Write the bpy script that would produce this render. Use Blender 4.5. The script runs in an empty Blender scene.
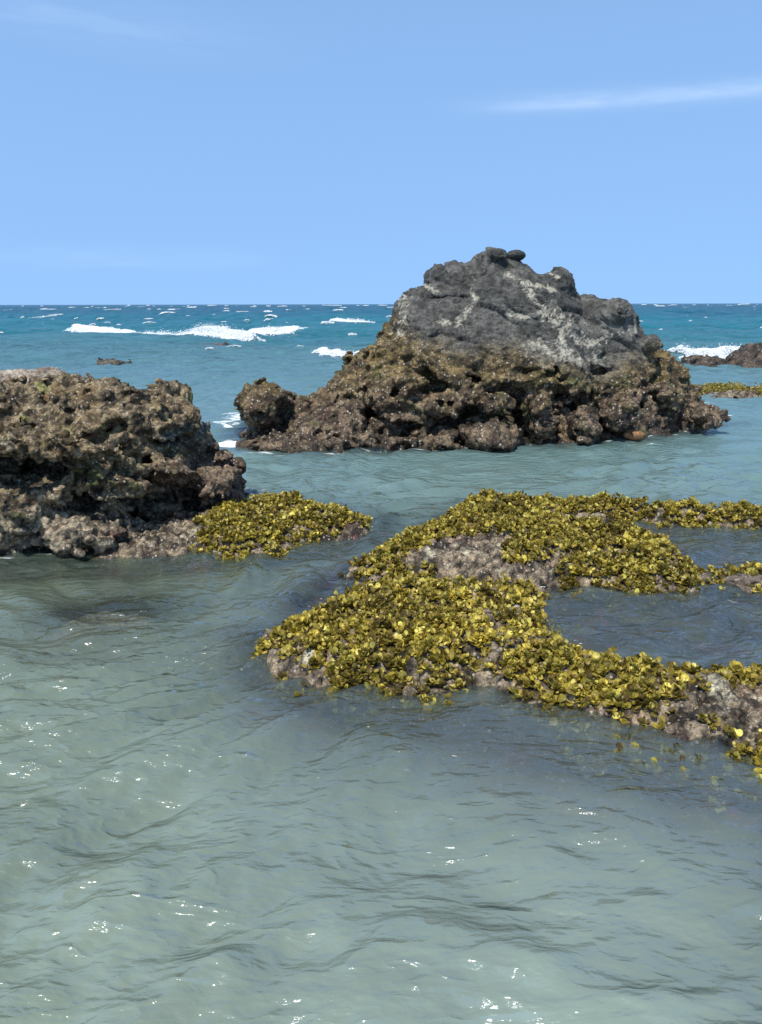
import bpy, math, random
import numpy as np
from math import radians as R

random.seed(7)
rng = np.random.default_rng(7)
scene = bpy.context.scene

# ---------------------------------------------------------------- camera
CAM_H, PITCH, F = 1.5, R(15.7), 740.0
cam_d = bpy.data.cameras.new('camera')
cam = bpy.data.objects.new('camera', cam_d)
scene.collection.objects.link(cam)
cam.location = (0, 0, CAM_H)
cam.rotation_euler = (R(90) - PITCH, R(0), 0)
cam.rotation_euler.rotate_axis('Z', R(-0.12))
cam_d.sensor_fit = 'VERTICAL'
cam_d.sensor_height = 36.0
cam_d.lens = F / 1024 * 36.0
cam_d.clip_start = 0.05
cam_d.clip_end = 20000
scene.camera = cam

# ---------------------------------------------------------------- sky and sun
SUN_EL, SUN_AZ = R(61), R(208)          # azimuth clockwise from +Y
world = bpy.data.worlds.new("World")
scene.world = world
world.use_nodes = True
wn = world.node_tree; wn.nodes.clear()
def N(nt, typ, **kw):
    n = nt.nodes.new(typ)
    for k, v in kw.items():
        if k.startswith('i_'):
            n.inputs[k[2:].replace('_', ' ')].default_value = v
        else:
            setattr(n, k, v)
    return n
sky = N(wn, 'ShaderNodeTexSky', sky_type='NISHITA', sun_disc=False, sun_elevation=SUN_EL,
        sun_rotation=SUN_AZ, altitude=0, air_density=1.0, dust_density=0.1, ozone_density=1.0)
tc = N(wn, 'ShaderNodeTexCoord')
L = wn.links.new
raise_ = N(wn, 'ShaderNodeVectorMath', operation='MULTIPLY_ADD'); L(tc.outputs['Generated'], raise_.inputs[0])
raise_.inputs[1].default_value = (1, 1, 0.30); raise_.inputs[2].default_value = (0, 0, 0.36)
nrm_ = N(wn, 'ShaderNodeVectorMath', operation='NORMALIZE'); L(raise_.outputs[0], nrm_.inputs[0]); L(nrm_.outputs[0], sky.inputs[0])
# thin high cloud: direction -> azimuth/elevation plane, stretched noise
sep = N(wn, 'ShaderNodeSeparateXYZ'); L(tc.outputs['Generated'], sep.inputs[0])
def M(nt, op, a, b=None, c=None, clamp=False):
    n = nt.nodes.new('ShaderNodeMath'); n.operation = op; n.use_clamp = clamp
    for i, v in enumerate((a, b, c)):
        if v is None: continue
        if isinstance(v, (int, float)): n.inputs[i].default_value = v
        else: nt.links.new(v, n.inputs[i])
    return n.outputs[0]
az = M(wn, 'ARCTAN2', sep.outputs[0], sep.outputs[1])
el = M(wn, 'ARCSINE', sep.outputs[2])
def wisp(a0, e0, sa, se, tilt, seed, lo, hi):
    da = M(wn, 'SUBTRACT', az, a0); de = M(wn, 'SUBTRACT', el, e0)
    de = M(wn, 'SUBTRACT', de, M(wn, 'MULTIPLY', da, tilt))
    u = M(wn, 'DIVIDE', da, sa); v = M(wn, 'DIVIDE', de, se)
    rr = M(wn, 'ADD', M(wn, 'POWER', M(wn, 'ABSOLUTE', u), 4.0), M(wn, 'MULTIPLY', v, v))
    env = M(wn, 'POWER', 2.718, M(wn, 'MULTIPLY', rr, -1.0))
    cmb = N(wn, 'ShaderNodeCombineXYZ')
    L(M(wn, 'MULTIPLY', da, 9.0), cmb.inputs[0]); L(M(wn, 'MULTIPLY', de, 60.0), cmb.inputs[1]); cmb.inputs[2].default_value = seed
    no = N(wn, 'ShaderNodeTexNoise', i_Scale=1.0, i_Detail=5.0, i_Roughness=0.55, i_Distortion=0.4); L(cmb.outputs[0], no.inputs['Vector'])
    mr = N(wn, 'ShaderNodeMapRange', i_From_Min=lo, i_From_Max=hi); L(no.outputs[0], mr.inputs['Value'])
    return M(wn, 'MULTIPLY', env, mr.outputs[0])
w1 = M(wn, 'MULTIPLY', wisp(0.33, 0.225, 0.20, 0.0085, -0.01, 3.1, 0.2, 0.8), 0.33)
w2 = M(wn, 'MULTIPLY', wisp(-0.36, 0.297, 0.20, 0.022, -0.05, 8.4, 0.25, 0.8), 0.10)
w3 = M(wn, 'MULTIPLY', wisp(-0.32, 0.055, 0.16, 0.012, 0.0, 5.4, 0.3, 0.8), 0.10)
cov = M(wn, 'ADD', M(wn, 'ADD', w1, w2), w3, clamp=True)
grade = N(wn, 'ShaderNodeMix', data_type='RGBA', blend_type='MULTIPLY'); grade.inputs[0].default_value = 1.0
L(sky.outputs[0], grade.inputs[6]); grade.inputs[7].default_value = (1.0, 1.12, 1.16, 1)
mixc = N(wn, 'ShaderNodeMix', data_type='RGBA')
L(cov, mixc.inputs[0]); L(grade.outputs[2], mixc.inputs[6]); mixc.inputs[7].default_value = (5.2, 6.0, 7.2, 1)
bg = N(wn, 'ShaderNodeBackground', i_Strength=0.15)
deep = N(wn, 'ShaderNodeMapRange', i_From_Min=0.42, i_From_Max=1.45, i_To_Min=1.0, i_To_Max=0.2); L(el, deep.inputs['Value'])   # deeper blue overhead
dsc = N(wn, 'ShaderNodeVectorMath', operation='SCALE'); L(mixc.outputs[2], dsc.inputs[0]); L(deep.outputs[0], dsc.inputs['Scale'])
L(dsc.outputs[0], bg.inputs[0])
wo = N(wn, 'ShaderNodeOutputWorld'); L(bg.outputs[0], wo.inputs[0])

sun_d = bpy.data.lights.new('sun', 'SUN')
sun_d.energy = 3.9; sun_d.angle = R(0.53); sun_d.color = (1.0, 0.955, 0.88)
sun = bpy.data.objects.new('sun', sun_d); scene.collection.objects.link(sun)
sun.rotation_euler = (R(90) - SUN_EL, 0, -SUN_AZ + math.pi)
sun.location = (-4, -3, 12)
scene.view_settings.view_transform = 'Standard'
scene.view_settings.look = 'None'
scene.view_settings.exposure = 0.48
scene.view_settings.gamma = 1.0
scene.render.engine = 'CYCLES'
scene.cycles.use_denoising = True
scene.cycles.max_bounces = 8
scene.cycles.transparent_max_bounces = 8
scene.cycles.sample_clamp_indirect = 6
scene.cycles.sample_clamp_direct = 1.8

# ---------------------------------------------------------------- numeric helpers
cp, sp = math.cos(PITCH), math.sin(PITCH)
def ray(px, py):
    a, b = (px - 381.0), (512.0 - py)
    return np.array([a, F * cp + b * sp, -F * sp + b * cp])
def on_z(px, py, z=0.0):
    d = ray(px, py); t = (z - CAM_H) / d[2]
    return np.array([d[0] * t, d[1] * t, z])
def on_y(px, py, y):
    d = ray(px, py); t = y / d[1]
    return np.array([d[0] * t, y, CAM_H + d[2] * t])
def polyw(pts):
    return np.array([on_z(*p)[:2] for p in pts])

def bspl(n, lo, hi, cell, off):
    """cubic b-spline weights from n samples between lo and hi onto a lattice"""
    x = (np.linspace(lo, hi, n) / cell) + off
    i = np.floor(x).astype(int); f = x - i
    i0 = i.min() - 1
    m = i.max() + 3 - i0
    W = np.zeros((n, m), np.float32)
    w = [(1 - f) ** 3 / 6, (3 * f ** 3 - 6 * f ** 2 + 4) / 6, (-3 * f ** 3 + 3 * f ** 2 + 3 * f + 1) / 6, f ** 3 / 6]
    for k in range(4):
        W[np.arange(n), i - 1 + k - i0] += w[k]
    return W
def grid_noise(shape, bounds, cell, seed):
    r = np.random.default_rng(seed)
    if np.isscalar(cell): cell = (cell,) * len(shape)
    Ws = [bspl(shape[k], bounds[k][0], bounds[k][1], cell[k], r.random()) for k in range(len(shape))]
    lat = r.uniform(-1, 1, [w.shape[1] for w in Ws]).astype(np.float32)
    a = lat
    for k, w in enumerate(Ws):
        a = np.moveaxis(np.tensordot(w, a, axes=(1, k)), 0, k)
    return a * (1.9 if len(shape) == 2 else 2.5)

def h3(ix, iy, iz, seed):
    n = (ix.astype(np.int64) * 374761393 + iy.astype(np.int64) * 668265263 + iz.astype(np.int64) * 2147483647 + seed * 1274126177) & 0xFFFFFFFF
    n = ((n ^ (n >> 13)) * 1274126177) & 0xFFFFFFFF
    n = ((n ^ (n >> 16)) * 2246822519) & 0xFFFFFFFF
    n = n ^ (n >> 15)
    return (n & 0xFFFFFF) / float(0xFFFFFF)
def vnoise(P, scale, seed=0):
    """smooth value noise in -1..1 at points P (n,3)"""
    Q = P / scale
    I = np.floor(Q).astype(np.int64); f = Q - I; f = f * f * f * (f * (f * 6 - 15) + 10)
    out = np.zeros(len(P))
    for dx in (0, 1):
        wx = f[:, 0] if dx else 1 - f[:, 0]
        for dy in (0, 1):
            wy = f[:, 1] if dy else 1 - f[:, 1]
            for dz in (0, 1):
                wz = f[:, 2] if dz else 1 - f[:, 2]
                out += wx * wy * wz * h3(I[:, 0] + dx, I[:, 1] + dy, I[:, 2] + dz, seed)
    return out * 2 - 1
def fbm(P, scale, octs=4, gain=0.5, seed=0):
    o = np.zeros(len(P)); a = 1.0; t = 0
    for k in range(octs):
        o += a * vnoise(P + 17.3 * k, scale / 2.03 ** k, seed + k); t += a; a *= gain
    return o / t
def worley(P, scale, seed=0, cellid=False):
    Q = P / scale; I = np.floor(Q).astype(np.int64)
    F1 = np.full(len(P), 9.0); F2 = np.full(len(P), 9.0); ID = np.zeros(len(P))
    for dx in (-1, 0, 1):
        for dy in (-1, 0, 1):
            for dz in (-1, 0, 1):
                a, b, c = I[:, 0] + dx, I[:, 1] + dy, I[:, 2] + dz
                d = np.sqrt((a + h3(a, b, c, seed) - Q[:, 0]) ** 2 + (b + h3(a, b, c, seed + 1) - Q[:, 1]) ** 2 + (c + h3(a, b, c, seed + 2) - Q[:, 2]) ** 2)
                if cellid: ID = np.where(d < F1, h3(a, b, c, seed + 3), ID)
                F2 = np.where(d < F1, F1, np.minimum(F2, d)); F1 = np.minimum(F1, d)
    return (F1, F2, ID) if cellid else (F1, F2)
def sstep(a, b, x):
    t = np.clip((x - a) / (b - a), 0, 1); return t * t * (3 - 2 * t)

def poly_sd(X, Y, poly):
    """signed distance, positive inside"""
    n = len(poly); d = np.full(X.shape, 1e9); ins = np.zeros(X.shape, bool)
    for i in range(n):
        x0, y0 = poly[i]; x1, y1 = poly[(i + 1) % n]
        ex, ey = x1 - x0, y1 - y0
        t = np.clip(((X - x0) * ex + (Y - y0) * ey) / (ex * ex + ey * ey + 1e-12), 0, 1)
        d = np.minimum(d, (X - x0 - t * ex) ** 2 + (Y - y0 - t * ey) ** 2)
        if y1 != y0:
            c = ((y0 > Y) != (y1 > Y)) & (X < ex * (Y - y0) / ey + x0)
            ins ^= c
    d = np.sqrt(d)
    return np.where(ins, d, -d)

def surface_nets(vol, origin, vox):
    s = vol < 0
    nx, ny, nz = vol.shape
    cs = [(a, b, c) for a in (0, 1) for b in (0, 1) for c in (0, 1)]
    cnt = sum(s[a:nx - 1 + a, b:ny - 1 + b, c:nz - 1 + c].astype(np.int8) for a, b, c in cs)
    mask = (cnt > 0) & (cnt < 8)
    I, J, K = np.nonzero(mask)
    idx = np.full(mask.shape, -1, np.int64); idx[I, J, K] = np.arange(len(I))
    acc = np.zeros((len(I), 3)); num = np.zeros(len(I))
    for i, a in enumerate(cs):
        for b in cs[i + 1:]:
            if sum(abs(a[q] - b[q]) for q in range(3)) != 1: continue
            va = vol[I + a[0], J + a[1], K + a[2]]; vb = vol[I + b[0], J + b[1], K + b[2]]
            m = (va < 0) != (vb < 0)
            t = np.where(m, va / np.where(m, va - vb, 1), 0)
            for q in range(3):
                acc[:, q] += np.where(m, a[q] + t * (b[q] - a[q]), 0)
            num += m
    V = acc / num[:, None] + np.stack([I, J, K], 1)
    V = V * vox + np.array(origin)
    quads = []
    for ax in range(3):
        sl0 = [slice(1, -1)] * 3; sl1 = [slice(1, -1)] * 3
        sl0[ax] = slice(0, -1); sl1[ax] = slice(1, None)
        A, B = s[tuple(sl0)], s[tuple(sl1)]
        p = np.nonzero(A != B); flip = A[p]
        g = [p[0] + 1, p[1] + 1, p[2] + 1]; g[ax] = p[ax]
        u, v = [q for q in range(3) if q != ax]
        def cid(du, dv):
            c = [g[0].copy(), g[1].copy(), g[2].copy()]; c[u] -= du; c[v] -= dv
            return idx[c[0], c[1], c[2]]
        q = np.stack([cid(0, 0), cid(1, 0), cid(1, 1), cid(0, 1)], 1)
        if ax == 1: flip = ~flip
        q[flip] = q[flip][:, ::-1]
        quads.append(q)
    Q = np.concatenate(quads)[:, ::-1]
    return V, Q[(Q >= 0).all(1)]
def vnormals(V, Q):
    a, b, c = V[Q[:, 0]], V[Q[:, 1]], V[Q[:, 2]]; d = V[Q[:, 3]]
    n = np.cross(c - a, d - b)
    out = np.zeros_like(V)
    for k in range(4):
        for q in range(3):
            out[:, q] += np.bincount(Q[:, k], n[:, q], len(V))
    return out / (np.linalg.norm(out, axis=1, keepdims=True) + 1e-12)
def vsmooth(V, Q, it=1, f=0.5):
    for _ in range(it):
        s = np.zeros_like(V); c = np.zeros(len(V))
        for k in range(4):
            i, j = Q[:, k], Q[:, (k + 1) % 4]
            c += np.bincount(i, minlength=len(V))
            for q in range(3): s[:, q] += np.bincount(i, V[j, q], len(V))
        V = V + f * (s / np.maximum(c, 1)[:, None] - V)
    return V

def mesh_obj(name, V, faces, mat, attrs=None, parent=None, smooth=True, colors=None):
    me = bpy.data.meshes.new(name)
    faces = np.asarray(faces); k = faces.shape[1]
    me.vertices.add(len(V)); me.vertices.foreach_set('co', np.asarray(V, np.float32).ravel())
    me.loops.add(faces.size); me.loops.foreach_set('vertex_index', faces.astype(np.int32).ravel())
    me.polygons.add(len(faces)); me.polygons.foreach_set('loop_start', np.arange(0, faces.size, k, dtype=np.int32))
    me.polygons.foreach_set('loop_total', np.full(len(faces), k, np.int32))
    me.polygons.foreach_set('use_smooth', np.full(len(faces), smooth))
    for an, av in (attrs or {}).items():
        at = me.attributes.new(an, 'FLOAT', 'POINT'); at.data.foreach_set('value', np.asarray(av, np.float32))
    for an, av in (colors or {}).items():
        at = me.color_attributes.new(an, 'FLOAT_COLOR', 'POINT')
        c = np.ones((len(V), 4), np.float32); c[:, :3] = av
        at.data.foreach_set('color', c.ravel())
    me.update(calc_edges=True); me.validate()
    me.materials.append(mat)
    o = bpy.data.objects.new(name, me); scene.collection.objects.link(o)
    if parent: o.parent = parent
    return o
def tag(o, label=None, cat=None, group=None, kind=None):
    if label: o['label'] = label
    if cat: o['category'] = cat
    if group: o['group'] = group
    if kind: o['kind'] = kind
    return o

# ---------------------------------------------------------------- materials
def new_mat(name):
    m = bpy.data.materials.new(name); m.use_nodes = True
    m.node_tree.nodes.clear()
    return m, m.node_tree
def rock_mat(name, fine=1.0, bump=0.5, speck=0.5, rough=0.78):
    m, nt = new_mat(name); l = nt.links.new
    geo = N(nt, 'ShaderNodeNewGeometry'); att = N(nt, 'ShaderNodeAttribute', attribute_name='tone')
    wet = N(nt, 'ShaderNodeAttribute', attribute_name='crust')
    P = geo.outputs['Position']
    n1 = N(nt, 'ShaderNodeTexNoise', i_Scale=22.0 * fine, i_Detail=8.0, i_Roughness=0.7); l(P, n1.inputs['Vector'])
    n2 = N(nt, 'ShaderNodeTexNoise', i_Scale=75.0 * fine, i_Detail=5.0, i_Roughness=0.75); l(P, n2.inputs['Vector'])
    v = N(nt, 'ShaderNodeTexVoronoi', i_Scale=38.0 * fine); l(P, v.inputs['Vector'])
    v2 = N(nt, 'ShaderNodeTexVoronoi', i_Scale=95.0 * fine); l(P, v2.inputs['Vector'])
    # tonal variation
    mr = N(nt, 'ShaderNodeMapRange', i_From_Min=0.36, i_From_Max=0.66, i_To_Min=0.30, i_To_Max=1.9); l(n1.outputs[0], mr.inputs['Value'])
    mr2 = N(nt, 'ShaderNodeMapRange', i_From_Min=0.34, i_From_Max=0.66, i_To_Min=0.45, i_To_Max=1.6); l(n2.outputs[0], mr2.inputs['Value'])
    fac = M(nt, 'MULTIPLY', mr.outputs[0], mr2.outputs[0])
    fac = M(nt, 'ADD', M(nt, 'MULTIPLY', M(nt, 'SUBTRACT', fac, 1.0), M(nt, 'MULTIPLY_ADD', wet.outputs['Fac'], 0.35, 0.65)), 1.0)
    mul = N(nt, 'ShaderNodeVectorMath', operation='SCALE'); l(att.outputs['Color'], mul.inputs[0]); l(fac, mul.inputs['Scale'])
    # pale barnacle and shell specks, only on the crusty zone
    sp_ = N(nt, 'ShaderNodeMapRange', i_From_Min=0.80, i_From_Max=0.93); 
    sc = N(nt, 'ShaderNodeSeparateColor'); l(v.outputs['Color'], sc.inputs[0]); l(sc.outputs[0], sp_.inputs['Value'])
    inr = N(nt, 'ShaderNodeMapRange', i_From_Min=0.5, i_From_Max=0.2); l(v.outputs['Distance'], inr.inputs['Value'])
    spk = M(nt, 'MULTIPLY', M(nt, 'MULTIPLY', sp_.outputs[0], inr.outputs[0]), M(nt, 'MULTIPLY', wet.outputs['Fac'], speck), clamp=True)
    mx = N(nt, 'ShaderNodeMix', data_type='RGBA'); l(spk, mx.inputs[0]); l(mul.outputs[0], mx.inputs[6]); mx.inputs[7].default_value = (0.46, 0.42, 0.35, 1)
    bs = N(nt, 'ShaderNodeBsdfPrincipled'); l(mx.outputs[2], bs.inputs['Base Color'])
    rg = N(nt, 'ShaderNodeAttribute', attribute_name='dry')
    l(M(nt, 'MULTIPLY_ADD', rg.outputs['Fac'], rough - 0.42, 0.42), bs.inputs['Roughness'])
    bs.inputs['Specular IOR Level'].default_value = 0.35
    hgt = M(nt, 'ADD', M(nt, 'MULTIPLY', n1.outputs[0], 0.028 / fine), M(nt, 'MULTIPLY', n2.outputs[0], 0.009 / fine))
    hgt = M(nt, 'ADD', hgt, M(nt, 'MULTIPLY', M(nt, 'MULTIPLY', v2.outputs['Distance'], wet.outputs['Fac']), -0.006 / fine))
    hgt = M(nt, 'ADD', hgt, M(nt, 'MULTIPLY', M(nt, 'MULTIPLY', v.outputs['Distance'], wet.outputs['Fac']), -0.012 / fine))
    n5 = N(nt, 'ShaderNodeTexVoronoi', i_Scale=26.0, i_Detail=3.0, i_Roughness=0.6)
    l(P, n5.inputs['Vector'])
    hgt = M(nt, 'ADD', hgt, M(nt, 'MULTIPLY', M(nt, 'MULTIPLY', n5.outputs['Distance'], M(nt, 'SUBTRACT', 1.0, wet.outputs['Fac'], clamp=True)), 0.014))
    dn = N(nt, 'ShaderNodeTexNoise', i_Scale=3.5, i_Detail=4.0); l(P, dn.inputs['Vector'])
    dv = N(nt, 'ShaderNodeVectorMath', operation='MULTIPLY_ADD'); l(dn.outputs['Color'], dv.inputs[0]); dv.inputs[1].default_value = (.35, .35, .35); l(P, dv.inputs[2])
    ve = N(nt, 'ShaderNodeTexVoronoi', feature='DISTANCE_TO_EDGE', i_Scale=5.5); l(dv.outputs[0], ve.inputs['Vector'])
    jt = N(nt, 'ShaderNodeMapRange', i_From_Min=0.0, i_From_Max=0.05); l(ve.outputs['Distance'], jt.inputs['Value'])
    nm_ = N(nt, 'ShaderNodeMapRange', i_From_Min=0.45, i_From_Max=0.6); l(dn.outputs[0], nm_.inputs['Value'])
    jm = M(nt, 'MULTIPLY', M(nt, 'SUBTRACT', 1.0, wet.outputs['Fac'], clamp=True), nm_.outputs[0])
    hgt = M(nt, 'ADD', hgt, M(nt, 'MULTIPLY', M(nt, 'MULTIPLY', jt.outputs[0], jm), 0.02))
    bp = N(nt, 'ShaderNodeBump', i_Strength=bump, i_Distance=1.0); l(hgt, bp.inputs['Height']); l(bp.outputs[0], bs.inputs['Normal'])
    out = N(nt, 'ShaderNodeOutputMaterial'); l(bs.outputs[0], out.inputs[0])
    return m
MAT_ROCK = rock_mat('crusted_rock', 1.0, 0.8, 1.0)
MAT_REEF = rock_mat('reef_rock', 1.6, 0.9, 1.0)

def leaf_mat():
    m, nt = new_mat('seaweed_blade'); l = nt.links.new
    att = N(nt, 'ShaderNodeAttribute', attribute_name='tone'); geo = N(nt, 'ShaderNodeNewGeometry')
    n1 = N(nt, 'ShaderNodeTexNoise', i_Scale=120.0, i_Detail=3.0); l(geo.outputs['Position'], n1.inputs['Vector'])
    mr = N(nt, 'ShaderNodeMapRange', i_From_Min=0.3, i_From_Max=0.7, i_To_Min=0.7, i_To_Max=1.3); l(n1.outputs[0], mr.inputs['Value'])
    mul = N(nt, 'ShaderNodeVectorMath', operation='SCALE'); l(att.outputs['Color'], mul.inputs[0]); l(mr.outputs[0], mul.inputs['Scale'])
    bs = N(nt, 'ShaderNodeBsdfPrincipled', i_Roughness=0.42); l(mul.outputs[0], bs.inputs['Base Color'])
    bs.inputs['Specular IOR Level'].default_value = 0.5
    tr = N(nt, 'ShaderNodeBsdfTranslucent'); l(mul.outputs[0], tr.inputs[0])
    mx = N(nt, 'ShaderNodeMixShader'); mx.inputs[0].default_value = 0.4
    l(bs.outputs[0], mx.inputs[1]); l(tr.outputs[0], mx.inputs[2])
    out = N(nt, 'ShaderNodeOutputMaterial'); l(mx.outputs[0], out.inputs[0])
    return m
MAT_LEAF = leaf_mat()

def foam_mat():
    m, nt = new_mat('white_foam'); l = nt.links.new
    bs = N(nt, 'ShaderNodeBsdfPrincipled', i_Roughness=0.7); bs.inputs['Base Color'].default_value = (0.86, 0.89, 0.90, 1)
    tr = N(nt, 'ShaderNodeBsdfTranslucent'); tr.inputs[0].default_value = (0.86, 0.89, 0.9, 1)
    mx = N(nt, 'ShaderNodeMixShader'); mx.inputs[0].default_value = 0.35
    l(bs.outputs[0], mx.inputs[1]); l(tr.outputs[0], mx.inputs[2])
    out = N(nt, 'ShaderNodeOutputMaterial'); l(mx.outputs[0], out.inputs[0])
    return m
MAT_FOAM = foam_mat()

def water_mat():
    m, nt = new_mat('sea_water'); l = nt.links.new
    geo = N(nt, 'ShaderNodeNewGeometry')
    body = N(nt, 'ShaderNodeAttribute', attribute_name='tone')
    dep = N(nt, 'ShaderNodeAttribute', attribute_name='depth')
    foam = N(nt, 'ShaderNodeAttribute', attribute_name='foam')
    chop = N(nt, 'ShaderNodeAttribute', attribute_name='chop')
    P = geo.outputs['Position']
    mp = N(nt, 'ShaderNodeMapping'); mp.inputs['Scale'].default_value = (0.5, 1.15, 1.0); mp.inputs['Rotation'].default_value = (0, 0, R(-14)); l(P, mp.inputs['Vector'])
    V = mp.outputs[0]
    n1 = N(nt, 'ShaderNodeTexNoise', i_Scale=30.0, i_Detail=3.0, i_Roughness=0.5, i_Distortion=0.25); l(V, n1.inputs['Vector'])
    n3 = N(nt, 'ShaderNodeTexNoise', i_Scale=6.5, i_Detail=3.0, i_Roughness=0.5, i_Distortion=0.2); l(V, n3.inputs['Vector'])
    n2 = N(nt, 'ShaderNodeTexNoise', i_Scale=0.8, i_Detail=6.0, i_Roughness=0.6, i_Distortion=0.4); l(V, n2.inputs['Vector'])
    n4 = N(nt, 'ShaderNodeTexNoise', i_Scale=0.16, i_Detail=5.0, i_Roughness=0.6); l(V, n4.inputs['Vector'])
    ny = M(nt, 'SUBTRACT', 1.0, chop.outputs['Fac'])
    h = M(nt, 'MULTIPLY', n1.outputs[0], M(nt, 'MULTIPLY_ADD', ny, 0.0036, 0.0052))
    rdg = M(nt, 'ABSOLUTE', M(nt, 'SUBTRACT', n3.outputs[0], 0.5))
    h = M(nt, 'ADD', h, M(nt, 'MULTIPLY', rdg, -0.065))
    h = M(nt, 'ADD', h, M(nt, 'MULTIPLY', n2.outputs[0], M(nt, 'MULTIPLY_ADD', chop.outputs['Fac'], 0.60, 0.03)))
    h = M(nt, 'ADD', h, M(nt, 'MULTIPLY', n4.outputs[0], M(nt, 'MULTIPLY', chop.outputs['Fac'], 1.6)))
    bp = N(nt, 'ShaderNodeBump', i_Strength=1.0, i_Distance=1.0); l(h, bp.inputs['Height'])
    # turbid body: cloudy suspended sand, thicker with depth
    op = M(nt, 'SUBTRACT', 1.0, M(nt, 'POWER', 2.718, M(nt, 'MULTIPLY', dep.outputs['Fac'], -4.5)))
    op = M(nt, 'MAXIMUM', op, 0.0)
    ns = N(nt, 'ShaderNodeTexNoise', i_Scale=2.6, i_Detail=5.0, i_Roughness=0.55, i_Distortion=0.9); l(V, ns.inputs['Vector'])
    mr = N(nt, 'ShaderNodeMapRange', i_From_Min=0.34, i_From_Max=0.66, i_To_Min=0.90, i_To_Max=1.10); l(ns.outputs[0], mr.inputs['Value'])
    mul = N(nt, 'ShaderNodeVectorMath', operation='SCALE'); l(body.outputs['Color'], mul.inputs[0]); l(mr.outputs[0], mul.inputs['Scale'])
    df = N(nt, 'ShaderNodeBsdfDiffuse'); l(mul.outputs[0], df.inputs[0]); l(bp.outputs[0], df.inputs['Normal'])
    tp = N(nt, 'ShaderNodeBsdfTransparent'); tp.inputs[0].default_value = (0.80, 0.88, 0.88, 1)
    mb = N(nt, 'ShaderNodeMixShader'); l(op, mb.inputs[0]); l(tp.outputs[0], mb.inputs[1]); l(df.outputs[0], mb.inputs[2])
    fr = N(nt, 'ShaderNodeFresnel'); l(M(nt, 'MULTIPLY_ADD', chop.outputs['Fac'], -.70, 2.1), fr.inputs['IOR']); l(bp.outputs[0], fr.inputs['Normal'])
    frc = M(nt, 'MINIMUM', fr.outputs[0], 0.58)
    gl = N(nt, 'ShaderNodeBsdfGlossy', i_Roughness=0.07); l(bp.outputs[0], gl.inputs['Normal'])
    ms = N(nt, 'ShaderNodeMixShader'); l(frc, ms.inputs[0]); l(mb.outputs[0], ms.inputs[1]); l(gl.outputs[0], ms.inputs[2])
    # foam lace
    nf = N(nt, 'ShaderNodeTexNoise', i_Scale=5.0, i_Detail=6.0, i_Roughness=0.65, i_Distortion=1.2); l(V, nf.inputs['Vector'])
    th = M(nt, 'SUBTRACT', 1.0, foam.outputs['Fac'])
    lace = M(nt, 'MULTIPLY', M(nt, 'SUBTRACT', nf.outputs[0], M(nt, 'MULTIPLY_ADD', th, 0.55, 0.28)), 9.0, clamp=True)
    lace = M(nt, 'MULTIPLY', lace, M(nt, 'MULTIPLY', M(nt, 'SUBTRACT', foam.outputs['Fac'], .06), 8.0, clamp=True))
    fd = N(nt, 'ShaderNodeBsdfDiffuse'); fd.inputs[0].default_value = (0.82, 0.86, 0.87, 1)
    mf = N(nt, 'ShaderNodeMixShader'); l(lace, mf.inputs[0]); l(ms.outputs[0], mf.inputs[1]); l(fd.outputs[0], mf.inputs[2])
    out = N(nt, 'ShaderNodeOutputMaterial'); l(mf.outputs[0], out.inputs[0])
    return m
MAT_WATER = water_mat()

def sand_mat():
    m, nt = new_mat('sandy_seabed'); l = nt.links.new
    geo = N(nt, 'ShaderNodeNewGeometry')
    n1 = N(nt, 'ShaderNodeTexNoise', i_Scale=3.0, i_Detail=8.0); l(geo.outputs['Position'], n1.inputs['Vector'])
    cr = N(nt, 'ShaderNodeMix', data_type='RGBA'); l(n1.outputs[0], cr.inputs[0])
    cr.inputs[6].default_value = (0.16, 0.13, 0.09, 1); cr.inputs[7].default_value = (0.34, 0.30, 0.21, 1)
    bs = N(nt, 'ShaderNodeBsdfPrincipled', i_Roughness=0.9); l(cr.outputs[2], bs.inputs['Base Color'])
    out = N(nt, 'ShaderNodeOutputMaterial'); l(bs.outputs[0], out.inputs[0])
    return m
MAT_SAND = sand_mat()

def mixc_(a, b, t):
    return a * (1 - t[:, None]) + b * t[:, None]
def col(*c): return np.array([c], float)

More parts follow.
